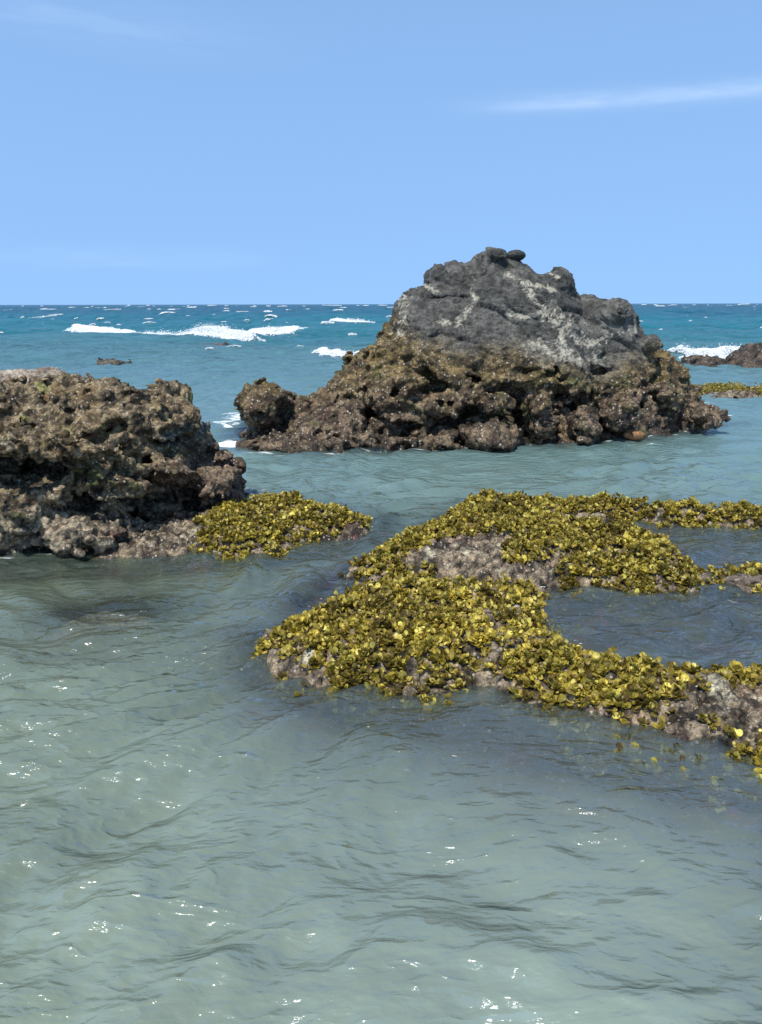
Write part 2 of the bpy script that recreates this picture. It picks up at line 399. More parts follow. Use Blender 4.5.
# ---------------------------------------------------------------- BIG BOULDER (sea stack)
def crest_profile(pts):
    W = np.array([on_y(px, py, Y) for px, py, Y in pts]); o = np.argsort(W[:, 0]); return W[o]
def volume(bounds, vox):
    sh = [int((b - a) / vox) + 1 for a, b in bounds]
    bb = [(a, a + (n - 1) * vox) for (a, b), n in zip(bounds, sh)]
    ax = [np.linspace(b[0], b[1], n, dtype=np.float32) for b, n in zip(bb, sh)]
    return sh, bb, ax
def hfield_sdf(ax, sh, crest, front, back_w, pw, hmin=-0.5, frontslope=4.0):
    X, Y = np.meshgrid(ax[0], ax[1], indexing='ij')
    H = np.interp(ax[0], crest[:, 0], crest[:, 2]); Yr = np.interp(ax[0], crest[:, 0], crest[:, 1])
    Yf = np.interp(ax[0], front[:, 0], front[:, 1])
    Yr = np.maximum(Yr, Yf + 0.25)
    t = (Y - Yf[:, None]) / (Yr - Yf)[:, None]
    Hc = H[:, None]
    fr = Hc * (1 - (1 - np.clip(t, 0, 1)) ** pw)
    fr = np.where(t < 0, (Y - Yf[:, None]) * frontslope, fr)
    bk = Hc - (Hc + 0.5) * np.clip((Y - Yr[:, None]) / back_w, 0, 3) ** 2
    h = np.where(Y < Yr[:, None], fr, bk)
    xl, xr = crest[0, 0], crest[-1, 0]
    edge = np.minimum(X - xl, xr - X)
    h = np.where(edge < 0, h + edge * 6, h)
    h = np.maximum(h, hmin - 1)
    gx, gy = np.gradient(h, ax[0], ax[1])
    g = np.sqrt(1 + np.minimum(gx * gx + gy * gy, 20))
    return (ax[2][None, None, :] - h[:, :, None]) / g[:, :, None]
def smin(a, b, k):
    hh = np.clip(0.5 + 0.5 * (b - a) / k, 0, 1)
    return b * (1 - hh) + a * hh - k * hh * (1 - hh)
def ellip(ax, c, r):
    """approximate distance to an ellipsoid, only evaluated near it"""
    d = np.sqrt(((ax[0][:, None, None] - c[0]) / r[0]) ** 2 + ((ax[1][None, :, None] - c[1]) / r[1]) ** 2 + ((ax[2][None, None, :] - c[2]) / r[2]) ** 2)
    return ((d - 1) * min(r)).astype(np.float32)
def local(ax, c, r, pad):
    return tuple(slice(int(np.searchsorted(a, c[i] - r[i] - pad)), int(np.searchsorted(a, c[i] + r[i] + pad))) for i, a in enumerate(ax))
def add_blob(S, ax, c, r, k=0.08):
    s = local(ax, c, r, k * 2 + max(r) * .5); sub = [a[q] for a, q in zip(ax, s)]
    if min(len(q) for q in sub) < 2: return
    S[s] = smin(S[s], ellip(sub, c, r), k)
def cut_blob(S, ax, c, r, k=0.05):
    s = local(ax, c, r, k * 2 + max(r) * .5); sub = [a[q] for a, q in zip(ax, s)]
    if min(len(q) for q in sub) < 2: return
    S[s] = -smin(-S[s], ellip(sub, c, r), k)

def hit_y(S, ax, px, py, y0):
    """distance at which the line of sight first meets the rough rock body"""
    ys = np.arange(ax[1][0] + .02, ax[1][-1], .015); d = ray(px, py); t = ys / d[1]
    xs, zs = d[0] * t, CAM_H + d[2] * t; dx = ax[0][1] - ax[0][0]
    i = np.round((xs - ax[0][0]) / dx).astype(int); j = np.round((ys - ax[1][0]) / dx).astype(int); k = np.round((zs - ax[2][0]) / dx).astype(int)
    ok = (i >= 0) & (i < len(ax[0])) & (j < len(ax[1])) & (k >= 0) & (k < len(ax[2]))
    for y, a, b, c in zip(ys[ok], i[ok], j[ok], k[ok]):
        if S[a, b, c] < 0: return float(y)
    return y0
def keep_big(V, Q):
    """drop loose floating islands"""
    n = len(V); lab = np.arange(n)
    for _ in range(400):
        m = lab[Q].min(1); new = lab.copy()
        for k in range(4): np.minimum.at(new, Q[:, k], m)
        new = new[new]
        new = new[new]
        if (new == lab).all(): break
        lab = new
    big = np.bincount(lab[Q[:, 0]]).argmax()
    Q = Q[lab[Q[:, 0]] == big]
    used = np.unique(Q); re = np.full(n, -1); re[used] = np.arange(len(used))
    return V[used], re[Q]

def big_boulder():
    vox = 0.017
    bounds = [(-1.75, 4.25), (7.2, 11.3), (-0.35, 2.40)]
    sh, bb, ax = volume(bounds, vox)
    crest = crest_profile([
        (238, 446, 8.5), (243, 420, 8.6), (250, 396, 8.7), (262, 385, 8.8), (285, 391, 8.9), (298, 398, 8.95), (310, 397, 9.0), (328, 384, 9.1), (342, 371, 9.2),
        (357, 356, 9.3), (371, 342, 9.35), (384, 325, 9.4), (398, 304, 9.4), (408, 290, 9.4), (424, 281, 9.45), (440, 266, 9.45), (456, 261, 9.5), (474, 260, 9.5),
        (481, 253, 9.5), (495, 250, 9.5), (505, 254, 9.5), (512, 250, 9.5), (522, 253, 9.5), (532, 262, 9.5), (541, 270, 9.5), (550, 269, 9.5), (562, 275, 9.5),
        (572, 291, 9.5), (578, 297, 9.5), (600, 300, 9.5), (615, 301, 9.5), (625, 308, 9.5), (633, 316, 9.5), (640, 327, 9.5), (645, 340, 9.5), (655, 347, 9.5),
        (668, 351, 9.5), (678, 359, 9.5), (684, 370, 9.5), (690, 386, 9.5), (702, 400, 9.45), (714, 409, 9.4), (728, 418, 9.3), (738, 432, 9.2)])
    front = np.array([on_z(px, py)[:2] for px, py in [(236, 434), (243, 440), (258, 447), (290, 452), (330, 452), (360, 450), (400, 450), (440, 447), (480, 446), (520, 444), (560, 445), (600, 442), (640, 439), (670, 434), (700, 428), (720, 421), (730, 414)]])
    S = hfield_sdf(ax, sh, crest, front, 1.5, 1.8).astype(np.float32)
    X, Y, Z = ax[0][:, None, None], ax[1][None, :, None], ax[2][None, None, :]
    # crusty lower band: how much of the rough growth
    xs = [-1.8, -0.6, 0.1, 0.5, 1.2, 1.9, 2.6, 3.1, 3.5]; tops = [1.5, 1.5, 1.42, 1.08, 0.98, 0.88, 0.70, 0.80, 1.3]
    top = np.interp(ax[0], xs, tops)[:, None, None].astype(np.float32)
    crust = np.clip((top + 0.20 - Z) / 0.45, 0, 1)
    front_m = np.clip((10.2 - Y) / 0.8, 0.3, 1).astype(np.float32)
    # undercut near the sea: the wall bulges at z .55-.95 and recedes below
    n0 = grid_noise(sh, bb, (0.65, 0.65, 0.5), 11)
    under = np.exp(-((Z - 0.27) / 0.20) ** 2) * 0.16 * (0.6 + 1.0 * n0)
    S += (under * (X > -0.2) * np.clip((3.1 - X) / .6, 0, 1)).astype(np.float32)
    S -= (np.exp(-((Z - 0.72) / 0.22) ** 2) * 0.05 * (0.5 + n0) * crust * np.clip((X - .2) / .6, 0, 1) * np.clip((2.9 - X) / .5, 0, 1)).astype(np.float32)
    # blocky crust ledges: z-squashed noise
    n1 = grid_noise(sh, bb, (0.34, 0.34, 0.20), 12)
    S += (n1 * (0.060 * crust + 0.035) + .012) * front_m
    del n0, n1
    A = lambda px, py, Y_: on_y(px, py, Y_)
    # caves and notches
    S0 = S.copy()
    for px, py, Y_, r in [
        (407, 430, 8.25, (.26, .35, .13)), (380, 437, 8.1, (.15, .2, .06)),
        (470, 411, 8.35, (.34, .25, .085)), (447, 425, 8.2, (.22, .24, .08)), (500, 399, 8.4, (.10, .22, .10)), (470, 376, 8.55, (.26, .16, .05)),
        (519, 424, 8.3, (.085, .5, .27)), (528, 436, 8.2, (.10, .45, .12)), (512, 408, 8.35, (.10, .3, .08)),
        (560, 398, 8.45, (.10, .24, .14)), (556, 425, 8.3, (.08, .40, .22)), (573, 408, 8.5, (.15, .2, .08)),
        (610, 428, 8.4, (.10, .3, .09)), (655, 424, 8.7, (.08, .25, .08)), (640, 405, 8.8, (.07, .16, .05)),
        (290, 432, 8.25, (.22, .22, .10)), (268, 436, 8.1, (.10, .2, .08)), (330, 437, 8.1, (.12, .18, .05)),
        (600, 372, 8.9, (.16, .12, .04)), (400, 395, 8.5, (.12, .14, .04)),
        (545, 372, 8.75, (.14, .16, .05)), (500, 380, 8.6, (.05, .2, .05)), (590, 395, 8.7, (.08, .16, .06)), (430, 388, 8.5, (.16, .15, .05)),
        (448, 298, 9.1, (.17, .08, .018)), (425, 398, 8.4, (.05, .2, .08))]:
        cut_blob(S, ax, A(px, py, hit_y(S0, ax, px, py, Y_) + .05), r)
    for px, py, Y_, r in [
        (262, 404, 8.35, (.24, .34, .24)), (300, 428, 8.2, (.22, .28, .13)), (345, 425, 8.3, (.22, .3, .13)), (272, 445, 7.98, (.22, .16, .05)), (330, 446, 7.95, (.35, .18, .05)),
        (492, 438, 8.02, (.30, .24, .17)), (545, 425, 8.12, (.12, .2, .12)), (540, 405, 8.15, (.10, .2, .14)), (585, 427, 8.15, (.15, .24, .22)), (470, 396, 8.25, (.22, .2, .05)), (495, 405, 8.15, (.10, .12, .06)),
        (430, 408, 8.3, (.2, .2, .06)), (620, 415, 8.35, (.2, .25, .14)), (706, 418, 8.9, (.18, .25, .09)), (655, 392, 9.0, (.2, .25, .10)), (440, 440, 8.0, (.14, .15, .06)), (360, 440, 8.0, (.16, .14, .06)),
        (493, 258, 9.45, (.22, .24, .09)), (556, 284, 9.35, (.20, .25, .16)), (612, 312, 9.2, (.22, .3, .14)), (440, 280, 9.3, (.14, .2, .14)), (415, 305, 9.2, (.12, .2, .14)),
        (462, 275, 9.3, (.18, .2, .12)), (645, 345, 9.2, (.15, .25, .08))]:
        add_blob(S, ax, A(px, py, Y_), r)
    cut_blob(S, ax, A(251, 374, 8.7), (.13, .8, .10), .03)
    n2 = grid_noise(sh, bb, (0.17, 0.17, 0.11), 13)
    md = np.clip(.75 + .9 * grid_noise(sh, bb, (.55, .55, .4), 16), .25, 1.4)
    S += (np.abs(n2) - 0.28) * (0.105 * crust * md * np.clip((1.5 - Z) / .7, .35, 1) + 0.012)
    n3 = grid_noise(sh, bb, (.085, .085, .065), 14)
    S += (np.abs(n3) - 0.25) * (0.070 * crust * (1.7 - md) + 0.004)
    n3 = grid_noise(sh, bb, .05, 15)
    S -= (np.abs(n3) - 0.25) * (0.035 * crust)
    del n2, n3, md
    V, Q = surface_nets(S, (bb[0][0], bb[1][0], bb[2][0]), vox)
    V, Q = keep_big(V, Q)
    V = vsmooth(V, Q, 1, 0.3)
    Nn = vnormals(V, Q)
    topv = np.interp(V[:, 0], xs, tops)
    zj = V[:, 2] + 0.26 * fbm(V, 0.5, 4, 0.7, 31)
    cr = 1 - sstep(topv - 0.22, topv + 0.24, zj)          # 1 = crust, 0 = bare
    # crust displacement
    F1, F2 = worley(V, 0.085, 5); lump = np.clip(0.7 - F1, -0.3, 0.7)
    G1, G2 = worley(V, 0.042, 9)
    d = cr * (0.026 * lump + 0.020 * (0.5 - G1) + 0.040 * fbm(V, 0.09, 3, 0.7, 3))
    # bare basalt: faceted blocks and joints
    ct, st = math.cos(R(28)), math.sin(R(28)); TILT = np.array([[ct, 0, st], [0, 1, 0], [-st, 0, ct]])
    Vs = V + 0.05 * np.stack([fbm(V, .3, 2, .5, 71), fbm(V, .3, 2, .5, 72), fbm(V, .3, 2, .5, 73)], 1)
    B1, B2, ID = worley((Vs @ TILT) * np.array([[.62, 1.0, 1.5]]), 0.52, 21, True)
    C1, C2, ID2 = worley((Vs @ TILT) * np.array([[.55, 1.0, 1.7]]), 0.20, 24, True)
    bare = 1 - cr
    crack = np.exp(-((B2 - B1) / 0.04) ** 2); crack2 = np.exp(-((C2 - C1) / 0.08) ** 2) * (vnoise(V, .5, 4) > 0.05)
    d += bare * ((ID - 0.5) * 0.10 + (ID2 - 0.5) * 0.035 - 0.030 * crack * (vnoise(V, .35, 6) > -.2) + 0.042 * fbm(V * np.array([[.7, 1, 1.6]]), 0.20, 5, 0.70, 8) + 0.012 * np.abs(vnoise(V @ TILT * np.array([[.4, 1, 2.2]]), .07, 14)))
    V = V + Nn * d[:, None]
    # colours
    n_a = fbm(V, 0.30, 4, 0.6, 41); n_b = fbm(V, 0.10, 4, 0.65, 45); n_c = fbm(V, 0.04, 3, 0.6, 47)
    basalt = mixc_(col(.036, .036, .032), col(.110, .107, .096), sstep(-.5, .5, n_b + .5 * n_a))
    ochre = mixc_(col(.055, .040, .020), col(.27, .205, .105), sstep(-.4, .45, n_b + .4 * n_c))
    ochre = mixc_(ochre, col(.16, .135, .045), sstep(.0, .5, n_a) * .5)
    brown = mixc_(col(.040, .028, .020), col(.24, .185, .135), sstep(-.35, .45, n_b + .4 * n_c))
    brown = mixc_(brown, col(.10, .045, .038), sstep(.15, .55, fbm(V, .2, 3, .6, 52)) * .35)
    low = sstep(0.75, 0.35, V[:, 2] + .25 * n_a)
    C = mixc_(ochre, brown, low)
    C = mixc_(C, col(.035, .028, .022), sstep(0.10, 0.02, V[:, 2] + .03 * n_b) * .7)
    C = C * np.array([[.66, .62, .52]])
    C = mixc_(C, basalt, bare)
    # pale bird-lime and salt veins running down the cap
    seg = [((505, 275), (520, 283)), ((520, 283), (552, 290)), ((520, 283), (538, 312)), ((538, 312), (560, 318)), ((538, 312), (590, 345)), ((560, 318), (560, 350)), ((505, 315), (530, 315)), ((590, 345), (640, 330)),
           ((456, 322), (474, 300)), ((474, 300), (466, 288)), ((405, 300), (400, 330)), ((425, 285), (440, 295)), ((590, 345), (600, 372)), ((545, 272), (556, 278)), ((530, 345), (590, 362)), ((440, 320), (455, 325))]
    wts = [.035, .05, .05, .06, .13, .08, .04, .06, .05, .03, .08, .03, .10, .02, .09, .04]
    # project the veins onto the rock along its own front: compare x and height
    vein = np.zeros(len(V))
    for (a, b), w in zip(seg, wts):
        ya = 9.35 - (a[1] - 260) * .0060; yb = 9.35 - (b[1] - 260) * .0060
        p, q = on_y(a[0], a[1], ya), on_y(b[0], b[1], yb)
        e = q - p; t = np.clip(((V[:, [0, 2]] - p[[0, 2]]) @ e[[0, 2]]) / (e[[0, 2]] @ e[[0, 2]]), 0, 1)
        dd = np.hypot(V[:, 0] - p[0] - t * e[0], V[:, 2] - p[2] - t * e[2])
        vein = np.maximum(vein, np.exp(-(dd / (w * 1.1)) ** 2))
    vn = fbm(V, 0.09, 5, 0.85, 61)
    vm = sstep(0.50, 0.66, vein * 0.62 + vn * 1.0 + .06) * sstep(0.6, 1.0, V[:, 2])
    vm = np.maximum(vm, sstep(.36, .58, vn + .15 * n_a) * sstep(.8, 1.1, V[:, 2]) * bare * .55)
    C = mixc_(C, col(.42, .39, .31), vm * .68)
    C = mixc_(C, col(.22, .21, .18), sstep(.1, .5, n_a) * bare * sstep(1.6, 2.4, V[:, 0] + .3 * n_b) * .5)
    C = mixc_(C, col(.07, .085, .02), (sstep(.25, .6, fbm(V, .35, 3, .6, 77)) * cr * .5))
    o = bpy.data.objects.new('boulder', None); scene.collection.objects.link(o); o.location = (1.1, 9.2, 0)
    cru = np.clip(cr + .25 * vm, 0, 1); dry = sstep(0.05, .5, V[:, 2]); V0 = V - np.array(o.location)
    fb = bare[Q].mean(1) > .5
    for nm, m in (('bare_cap', fb), ('crusted_base', ~fb)):
        q = Q[m]; used = np.unique(q); re = np.full(len(V), -1); re[used] = np.arange(len(used))
        mesh_obj(nm, V0[used], re[q], MAT_ROCK, {'crust': cru[used], 'dry': dry[used]}, parent=o, colors={'tone': C[used]})
    tag(o, 'tallest peaked boulder, bare dark grey cap with pale streaks over a brown crusted base', 'boulder')
    return o, crest, front
boulder, B_crest, B_front = big_boulder()

# small rounded stone perched on the very top, and orange cobble at the foot
def cobble(name, c, r, tone, label, cat, seed, mat=MAT_ROCK, crust=.2, rough=.12, res=28):
    u = np.linspace(0, 2 * np.pi, res * 2, endpoint=False); v = np.linspace(0, np.pi, res)
    U, W = np.meshgrid(u, v); P = np.stack([np.sin(W) * np.cos(U), np.sin(W) * np.sin(U), np.cos(W)], -1).reshape(-1, 3)
    n = fbm(P + seed, 1.1, 4, .5, seed)
    V = P * (1 + rough * n)[:, None] * np.array(r) + np.array(c)
    a = np.arange(res - 1)[:, None] * res * 2 + np.arange(res * 2)[None]; b = np.arange(res - 1)[:, None] * res * 2 + (np.arange(res * 2)[None] + 1) % (res * 2)
    Q = np.stack([a, a + res * 2, b + res * 2, b], -1).reshape(-1, 4)
    nn = fbm(V, max(r) * .6, 3, .6, seed + 3)
    C = col(*tone) * (1 + .5 * nn)[:, None]
    o = mesh_obj(name, V, Q, mat, {'crust': np.full(len(V), crust), 'dry': np.full(len(V), .8)}, colors={'tone': C})
    return tag(o, label, cat)
cobble('boulder_knob', on_y(516, 256, 9.45), (.12, .14, .07), (.045, .046, .043), None, None, 3)
kn = bpy.data.objects['boulder_knob']; kn.name = 'top_knob'; kn.parent = boulder; kn.location = -boulder.location
cobble('cobble', on_y(634, 435.5, 8.32), (.118, .10, .06), (.24, .125, .055), 'smooth orange-brown cobble at the waterline under the tall boulder', 'stone', 12)

# ---------------------------------------------------------------- LEFT BOULDER
def left_boulder():
    vox = 0.0115
    bounds = [(-3.3, -0.82), (4.15, 6.35), (-0.2, 1.16)]
    sh, bb, ax = volume(bounds, vox)
    crest = crest_profile([
        (-110, 385, 5.3), (-30, 386, 5.3), (20, 386, 5.3), (60, 386, 5.3), (95, 388, 5.3), (118, 385, 5.3), (135, 389, 5.3), (152, 386, 5.35), (168, 385, 5.4), (179, 390, 5.4),
        (186, 400, 5.4), (196, 413, 5.4), (200, 428, 5.4), (206, 441, 5.4), (216, 450, 5.45), (228, 460, 5.5), (234, 470, 5.5), (240, 485, 5.5), (244, 505, 5.5)])
    front = np.array([on_z(px, py)[:2] for px, py in [(-160, 560), (0, 555), (50, 552), (110, 547), (150, 533), (200, 522), (235, 512), (250, 505)]])
    S = hfield_sdf(ax, sh, crest, front, 1.0, 2.8).astype(np.float32)
    Z = ax[2][None, None, :]; X = ax[0][:, None, None]; Y = ax[1][None, :, None]
    n0 = grid_noise(sh, bb, (0.45, 0.45, 0.30), 111)
    S += n0 * 0.075
    n1 = grid_noise(sh, bb, (0.19, 0.19, 0.14), 112)
    S += n1 * 0.055
    del n0, n1
    A = lambda px, py, Y_: on_y(px, py, Y_)
    S0 = S.copy()
    for px, py, Y_, r in [
        (20, 467, 4.55, (.40, .55, .125)), (-60, 464, 4.55, (.3, .5, .13)), (60, 456, 4.62, (.10, .2, .05)),
        (86, 506, 4.50, (.20, .34, .085)), (70, 492, 4.5, (.08, .2, .06)), (110, 515, 4.5, (.12, .2, .06)),
        (160, 508, 4.85, (.27, .42, .12)), (192, 500, 5.0, (.20, .36, .10)), (130, 498, 4.75, (.12, .22, .08)), (205, 508, 5.0, (.14, .2, .05)),
        (178, 436, 5.12, (.14, .18, .06)), (192, 442, 5.2, (.07, .14, .07)), (108, 441, 4.85, (.07, .12, .05)), (70, 419, 4.85, (.05, .10, .04)),
        (28, 430, 4.78, (.08, .12, .045)), (118, 424, 4.92, (.05, .1, .05)), (55, 437, 4.78, (.05, .1, .03)), (140, 400, 5.1, (.03, .1, .03)),
        (160, 428, 5.05, (.05, .1, .04)), (176, 396, 5.3, (.03, .1, .03)), (40, 400, 4.95, (.06, .1, .025)), (5, 445, 4.7, (.08, .1, .03)),
        (225, 470, 5.3, (.03, .12, .06)), (150, 455, 4.95, (.05, .1, .03)), (85, 465, 4.7, (.03, .15, .05))]:
        cut_blob(S, ax, A(px, py, hit_y(S0, ax, px, py, Y_) + .05), r, .03)
    for px, py, Y_, r in [
        (22, 512, 4.50, (.22, .22, .17)), (50, 490, 4.56, (.10, .12, .06)), (82, 536, 4.46, (.19, .16, .09)), (-30, 530, 4.45, (.3, .2, .2)),
        (120, 478, 4.72, (.20, .16, .09)), (165, 466, 5.0, (.14, .14, .08)), (150, 480, 4.92, (.14, .10, .05)), (212, 480, 5.25, (.18, .18, .12)), (30, 415, 4.95, (.3, .2, .08)),
        (15, 442, 4.56, (.34, .18, .05)), (60, 446, 4.62, (.2, .16, .04)), (150, 415, 5.1, (.2, .16, .10)), (185, 420, 5.3, (.08, .14, .08)), (100, 455, 4.74, (.15, .12, .05))]:
        add_blob(S, ax, A(px, py, Y_), r, .06)
    cut_blob(S, ax, A(254, 452, 5.5), (.07, .7, .09), .02)
    S = np.maximum(S, (X + .99 + .32 * np.maximum(Y - 5.4, 0)).astype(np.float32))
    n2 = grid_noise(sh, bb, (0.10, 0.10, 0.075), 113)
    S += (np.abs(n2) - .27) * 0.085
    n3 = grid_noise(sh, bb, 0.055, 114)
    S += (np.abs(n3) - .25) * 0.045
    n3 = grid_noise(sh, bb, 0.033, 115)
    S -= (np.abs(n3) - .25) * 0.026
    V, Q = surface_nets(S, (bb[0][0], bb[1][0], bb[2][0]), vox)
    V, Q = keep_big(V, Q)
    V = vsmooth(V, Q, 1, 0.25)
    Nn = vnormals(V, Q)
    F1, F2 = worley(V, 0.055, 5); G1, G2 = worley(V, 0.026, 9)
    # pits: sharp hollows as in dissolved limestone
    K1, K2 = worley(V + .02 * vnoise(V, .06, 3)[:, None], 0.11, 15)
    pit = sstep(.30, .12, K1) * (vnoise(V, .2, 19) > -.1)
    d = 0.020 * np.clip(.7 - F1, -.3, .7) + 0.010 * (0.5 - G1) + 0.022 * fbm(V, 0.06, 3, 0.6, 3) - 0.035 * pit
    V = V + Nn * d[:, None]
    n_a = fbm(V, 0.22, 4, 0.6, 141); n_b = fbm(V, 0.07, 4, 0.65, 145); n_g = fbm(V, .28, 3, .6, 152)
    n_c = fbm(V, .03, 3, .6, 147)
    tan = mixc_(col(.045, .034, .022), col(.31, .255, .18), sstep(-.35, .45, n_b + .4 * n_c))
    tan = mixc_(tan, col(.17, .115, .045), sstep(-.1, .5, n_a) * sstep(.5, .9, V[:, 2]) * .7)
    grey = mixc_(col(.06, .052, .045), col(.42, .375, .32), sstep(-.35, .45, n_b + .4 * n_c))
    gm = sstep(.36, .22, V[:, 2] + .10 * n_a) * sstep(-1.35, -1.7, V[:, 0])
    C = mixc_(tan, grey, gm * .85)
    # purple-brown coralline low on the right, dark red weed at the foot
    C = mixc_(C, mixc_(col(.05, .03, .03), col(.20, .15, .12), sstep(-.4, .5, n_b)), sstep(.62, .30, V[:, 2] + .15 * n_a) * sstep(-1.75, -1.3, V[:, 0]) * .85)
    C = mixc_(C, col(.09, .020, .014), sstep(.02, .3, n_g + .2 * n_b) * sstep(.20, .08, V[:, 2]) * .8)
    C = mixc_(C, col(.045, .065, .014), sstep(.10, .40, n_g + .25 * n_b) * sstep(.16, .26, V[:, 2]) * sstep(.62, .45, V[:, 2]) * .75)
    C = mixc_(C, col(.30, .31, .13), sstep(.42, .55, fbm(V, .12, 2, .5, 99)) * sstep(.45, .6, V[:, 2]) * .7)
    C = mixc_(C, col(.13, .14, .145), sstep(.12, .05, np.hypot((V[:, 0] + 1.40), (V[:, 2] - .62))) * .9)
    C = mixc_(C, col(.03, .022, .018), sstep(0.045, 0.0, V[:, 2] + .02 * n_b) * .6)
    C = C * np.array([[.76, .70, .56]])
    o = mesh_obj('boulder', V, Q, MAT_ROCK2, {'crust': np.full(len(V), 1.0), 'dry': sstep(0.03, .4, V[:, 2])}, colors={'tone': C})
    global L_front
    L_front = front
    return tag(o, 'low pitted brown boulder with black hollows at the left edge, yellow seaweed at its foot', 'boulder')
MAT_ROCK2 = rock_mat('pitted_rock', 1.5, 0.8, .9)
left_rock = left_boulder()

def ridge_rock(name, sil, Yr, depth, vox, label, cat, mat, tones, seed, fr=.45, amp=.05):
    W = np.array([on_y(px, py, Yr) for px, py in sil])
    x0, x1 = W[0, 0], W[-1, 0]; zt = W[:, 2].max()
    bounds = [(x0 - .15, x1 + .15), (Yr - depth * fr - .2, Yr + depth * (1 - fr) + .2), (-.2, zt + .15)]
    sh, bb, ax = volume(bounds, vox)
    front = np.array([[x0, Yr - .05], [x0 + .25 * (x1 - x0), Yr - depth * fr], [x1 - .25 * (x1 - x0), Yr - depth * fr], [x1, Yr - .05]])
    S = hfield_sdf(ax, sh, W, front, depth * (1 - fr), 2.2).astype(np.float32)
    c = max(.12, depth * .22)
    S += grid_noise(sh, bb, c, seed) * amp + (np.abs(grid_noise(sh, bb, c * .45, seed + 1)) - .25) * amp
    V, Q = surface_nets(S, (bb[0][0], bb[1][0], bb[2][0]), vox)
    V, Q = keep_big(V, Q); V = vsmooth(V, Q, 1, .25); Nn = vnormals(V, Q)
    V = V + Nn * (amp * .45 * fbm(V, c * .35, 4, .6, seed + 5))[:, None]
    nb = fbm(V, c * .5, 4, .65, seed + 7)
    C = mixc_(col(*tones[0]), col(*tones[1]), sstep(-.4, .5, nb))
    o = mesh_obj(name, V, Q, mat, {'crust': np.full(len(V), .8), 'dry': np.full(len(V), .5)}, colors={'tone': C})
    return tag(o, label, cat)
ridge_rock('boulder', [(-130, 390), (-60, 372), (-10, 372), (10, 370), (22, 368), (42, 366), (60, 369), (74, 373), (84, 380), (94, 390), (100, 402)], 6.55, 1.0, .02,
           'low pale tan rock hump showing behind the left boulder', 'rock', MAT_ROCK2, [(.13, .10, .07), (.36, .30, .23)], 201)
BR = [(.028, .022, .017), (.095, .068, .048)]
ridge_rock('sea_rock', [(686, 366), (692, 361), (699, 357), (704, 356), (707, 351), (713, 356), (717, 357), (720, 361), (727, 367)], 17.6, 1.0, .025, 'small dark brown peaked rock in front of the breaking surf at right', 'rock', MAT_ROCK, BR, 211, amp=.11)
ridge_rock('sea_rock', [(718, 368), (727, 364), (735, 357), (744, 352), (754, 349), (765, 348), (790, 350), (830, 360), (850, 368)], 17.6, 1.3, .03, 'broad dark brown rock cut off by the right edge of the photo, surf behind it', 'rock', MAT_ROCK, BR, 221, amp=.12)
ridge_rock('sea_rock', [(740, 352), (745, 346.5), (752, 345), (758, 347), (763, 352)], 23.0, 0.8, .04, 'tiny grey rock tip peeking over the broad dark rock at far right', 'rock', MAT_ROCK, [(.07, .065, .06), (.16, .15, .14)], 231)
ridge_rock('sea_rock', [(98, 363), (104, 360.5), (112, 359), (120, 359), (126, 361), (131, 363)], 20.8, 1.2, .03, 'flat dark rock barely awash in the open water above the left boulder', 'rock', MAT_ROCK, [(.03, .026, .02), (.10, .085, .06)], 241, amp=.05)
ridge_rock('sea_rock', [(120, 344), (140, 342.6), (165, 342.8), (190, 342.6), (215, 342.4), (228, 344)], 29.5, 2.0, .06, 'long dark reef strip just under the breaking wave on the left', 'rock', MAT_ROCK, [(.05, .035, .035), (.12, .085, .08)], 251, amp=.05)

# ---------------------------------------------------------------- REEF LEDGES
UP = polyw([(338, 580, 0), (352, 566, .03), (368, 553, .06), (400, 533, .08), (440, 512, .1), (465, 495, .14), (480, 489, .15), (520, 490, .15), (560, 493, .13), (620, 497, .12), (700, 500, .12), (762, 502, .12), (900, 506, .12),
            (900, 532, 0), (762, 528, 0), (700, 526, 0), (650, 523, 0), (610, 523, 0), (600, 530, 0), (640, 542, 0), (672, 556, 0), (697, 580, 0), (694, 593, 0), (650, 593, 0), (600, 590, 0), (560, 590, 0), (500, 588, 0), (440, 583, 0), (400, 585, 0)])
LO = polyw([(258, 641, 0), (270, 628, .04), (300, 612, .07), (340, 597, .06), (360, 587, .05), (400, 584, .04), (440, 584, .04), (500, 584, .03), (540, 594, .02), (536, 618, 0), (556, 640, .03), (600, 653, .08), (680, 654, .1), (762, 651, .12), (900, 652, .12),
            (900, 830, 0), (840, 790, 0), (762, 762, 0), (720, 746, 0), (690, 738, 0), (640, 724, 0), (600, 717, 0), (545, 716, 0), (515, 700, 0), (500, 684, 0), (470, 682, 0), (440, 697, 0), (400, 693, 0), (350, 688, 0), (300, 674, 0), (264, 654, 0)])
LE = polyw([(90, 556, 0), (110, 540, .02), (150, 520, .06), (200, 503, .1), (225, 492, .15), (260, 488, .13), (310, 495, .1), (340, 509, .06), (368, 521, .0), (362, 532, 0), (300, 541, 0), (270, 552, 0), (230, 557, 0), (180, 554, 0), (120, 553, 0)])
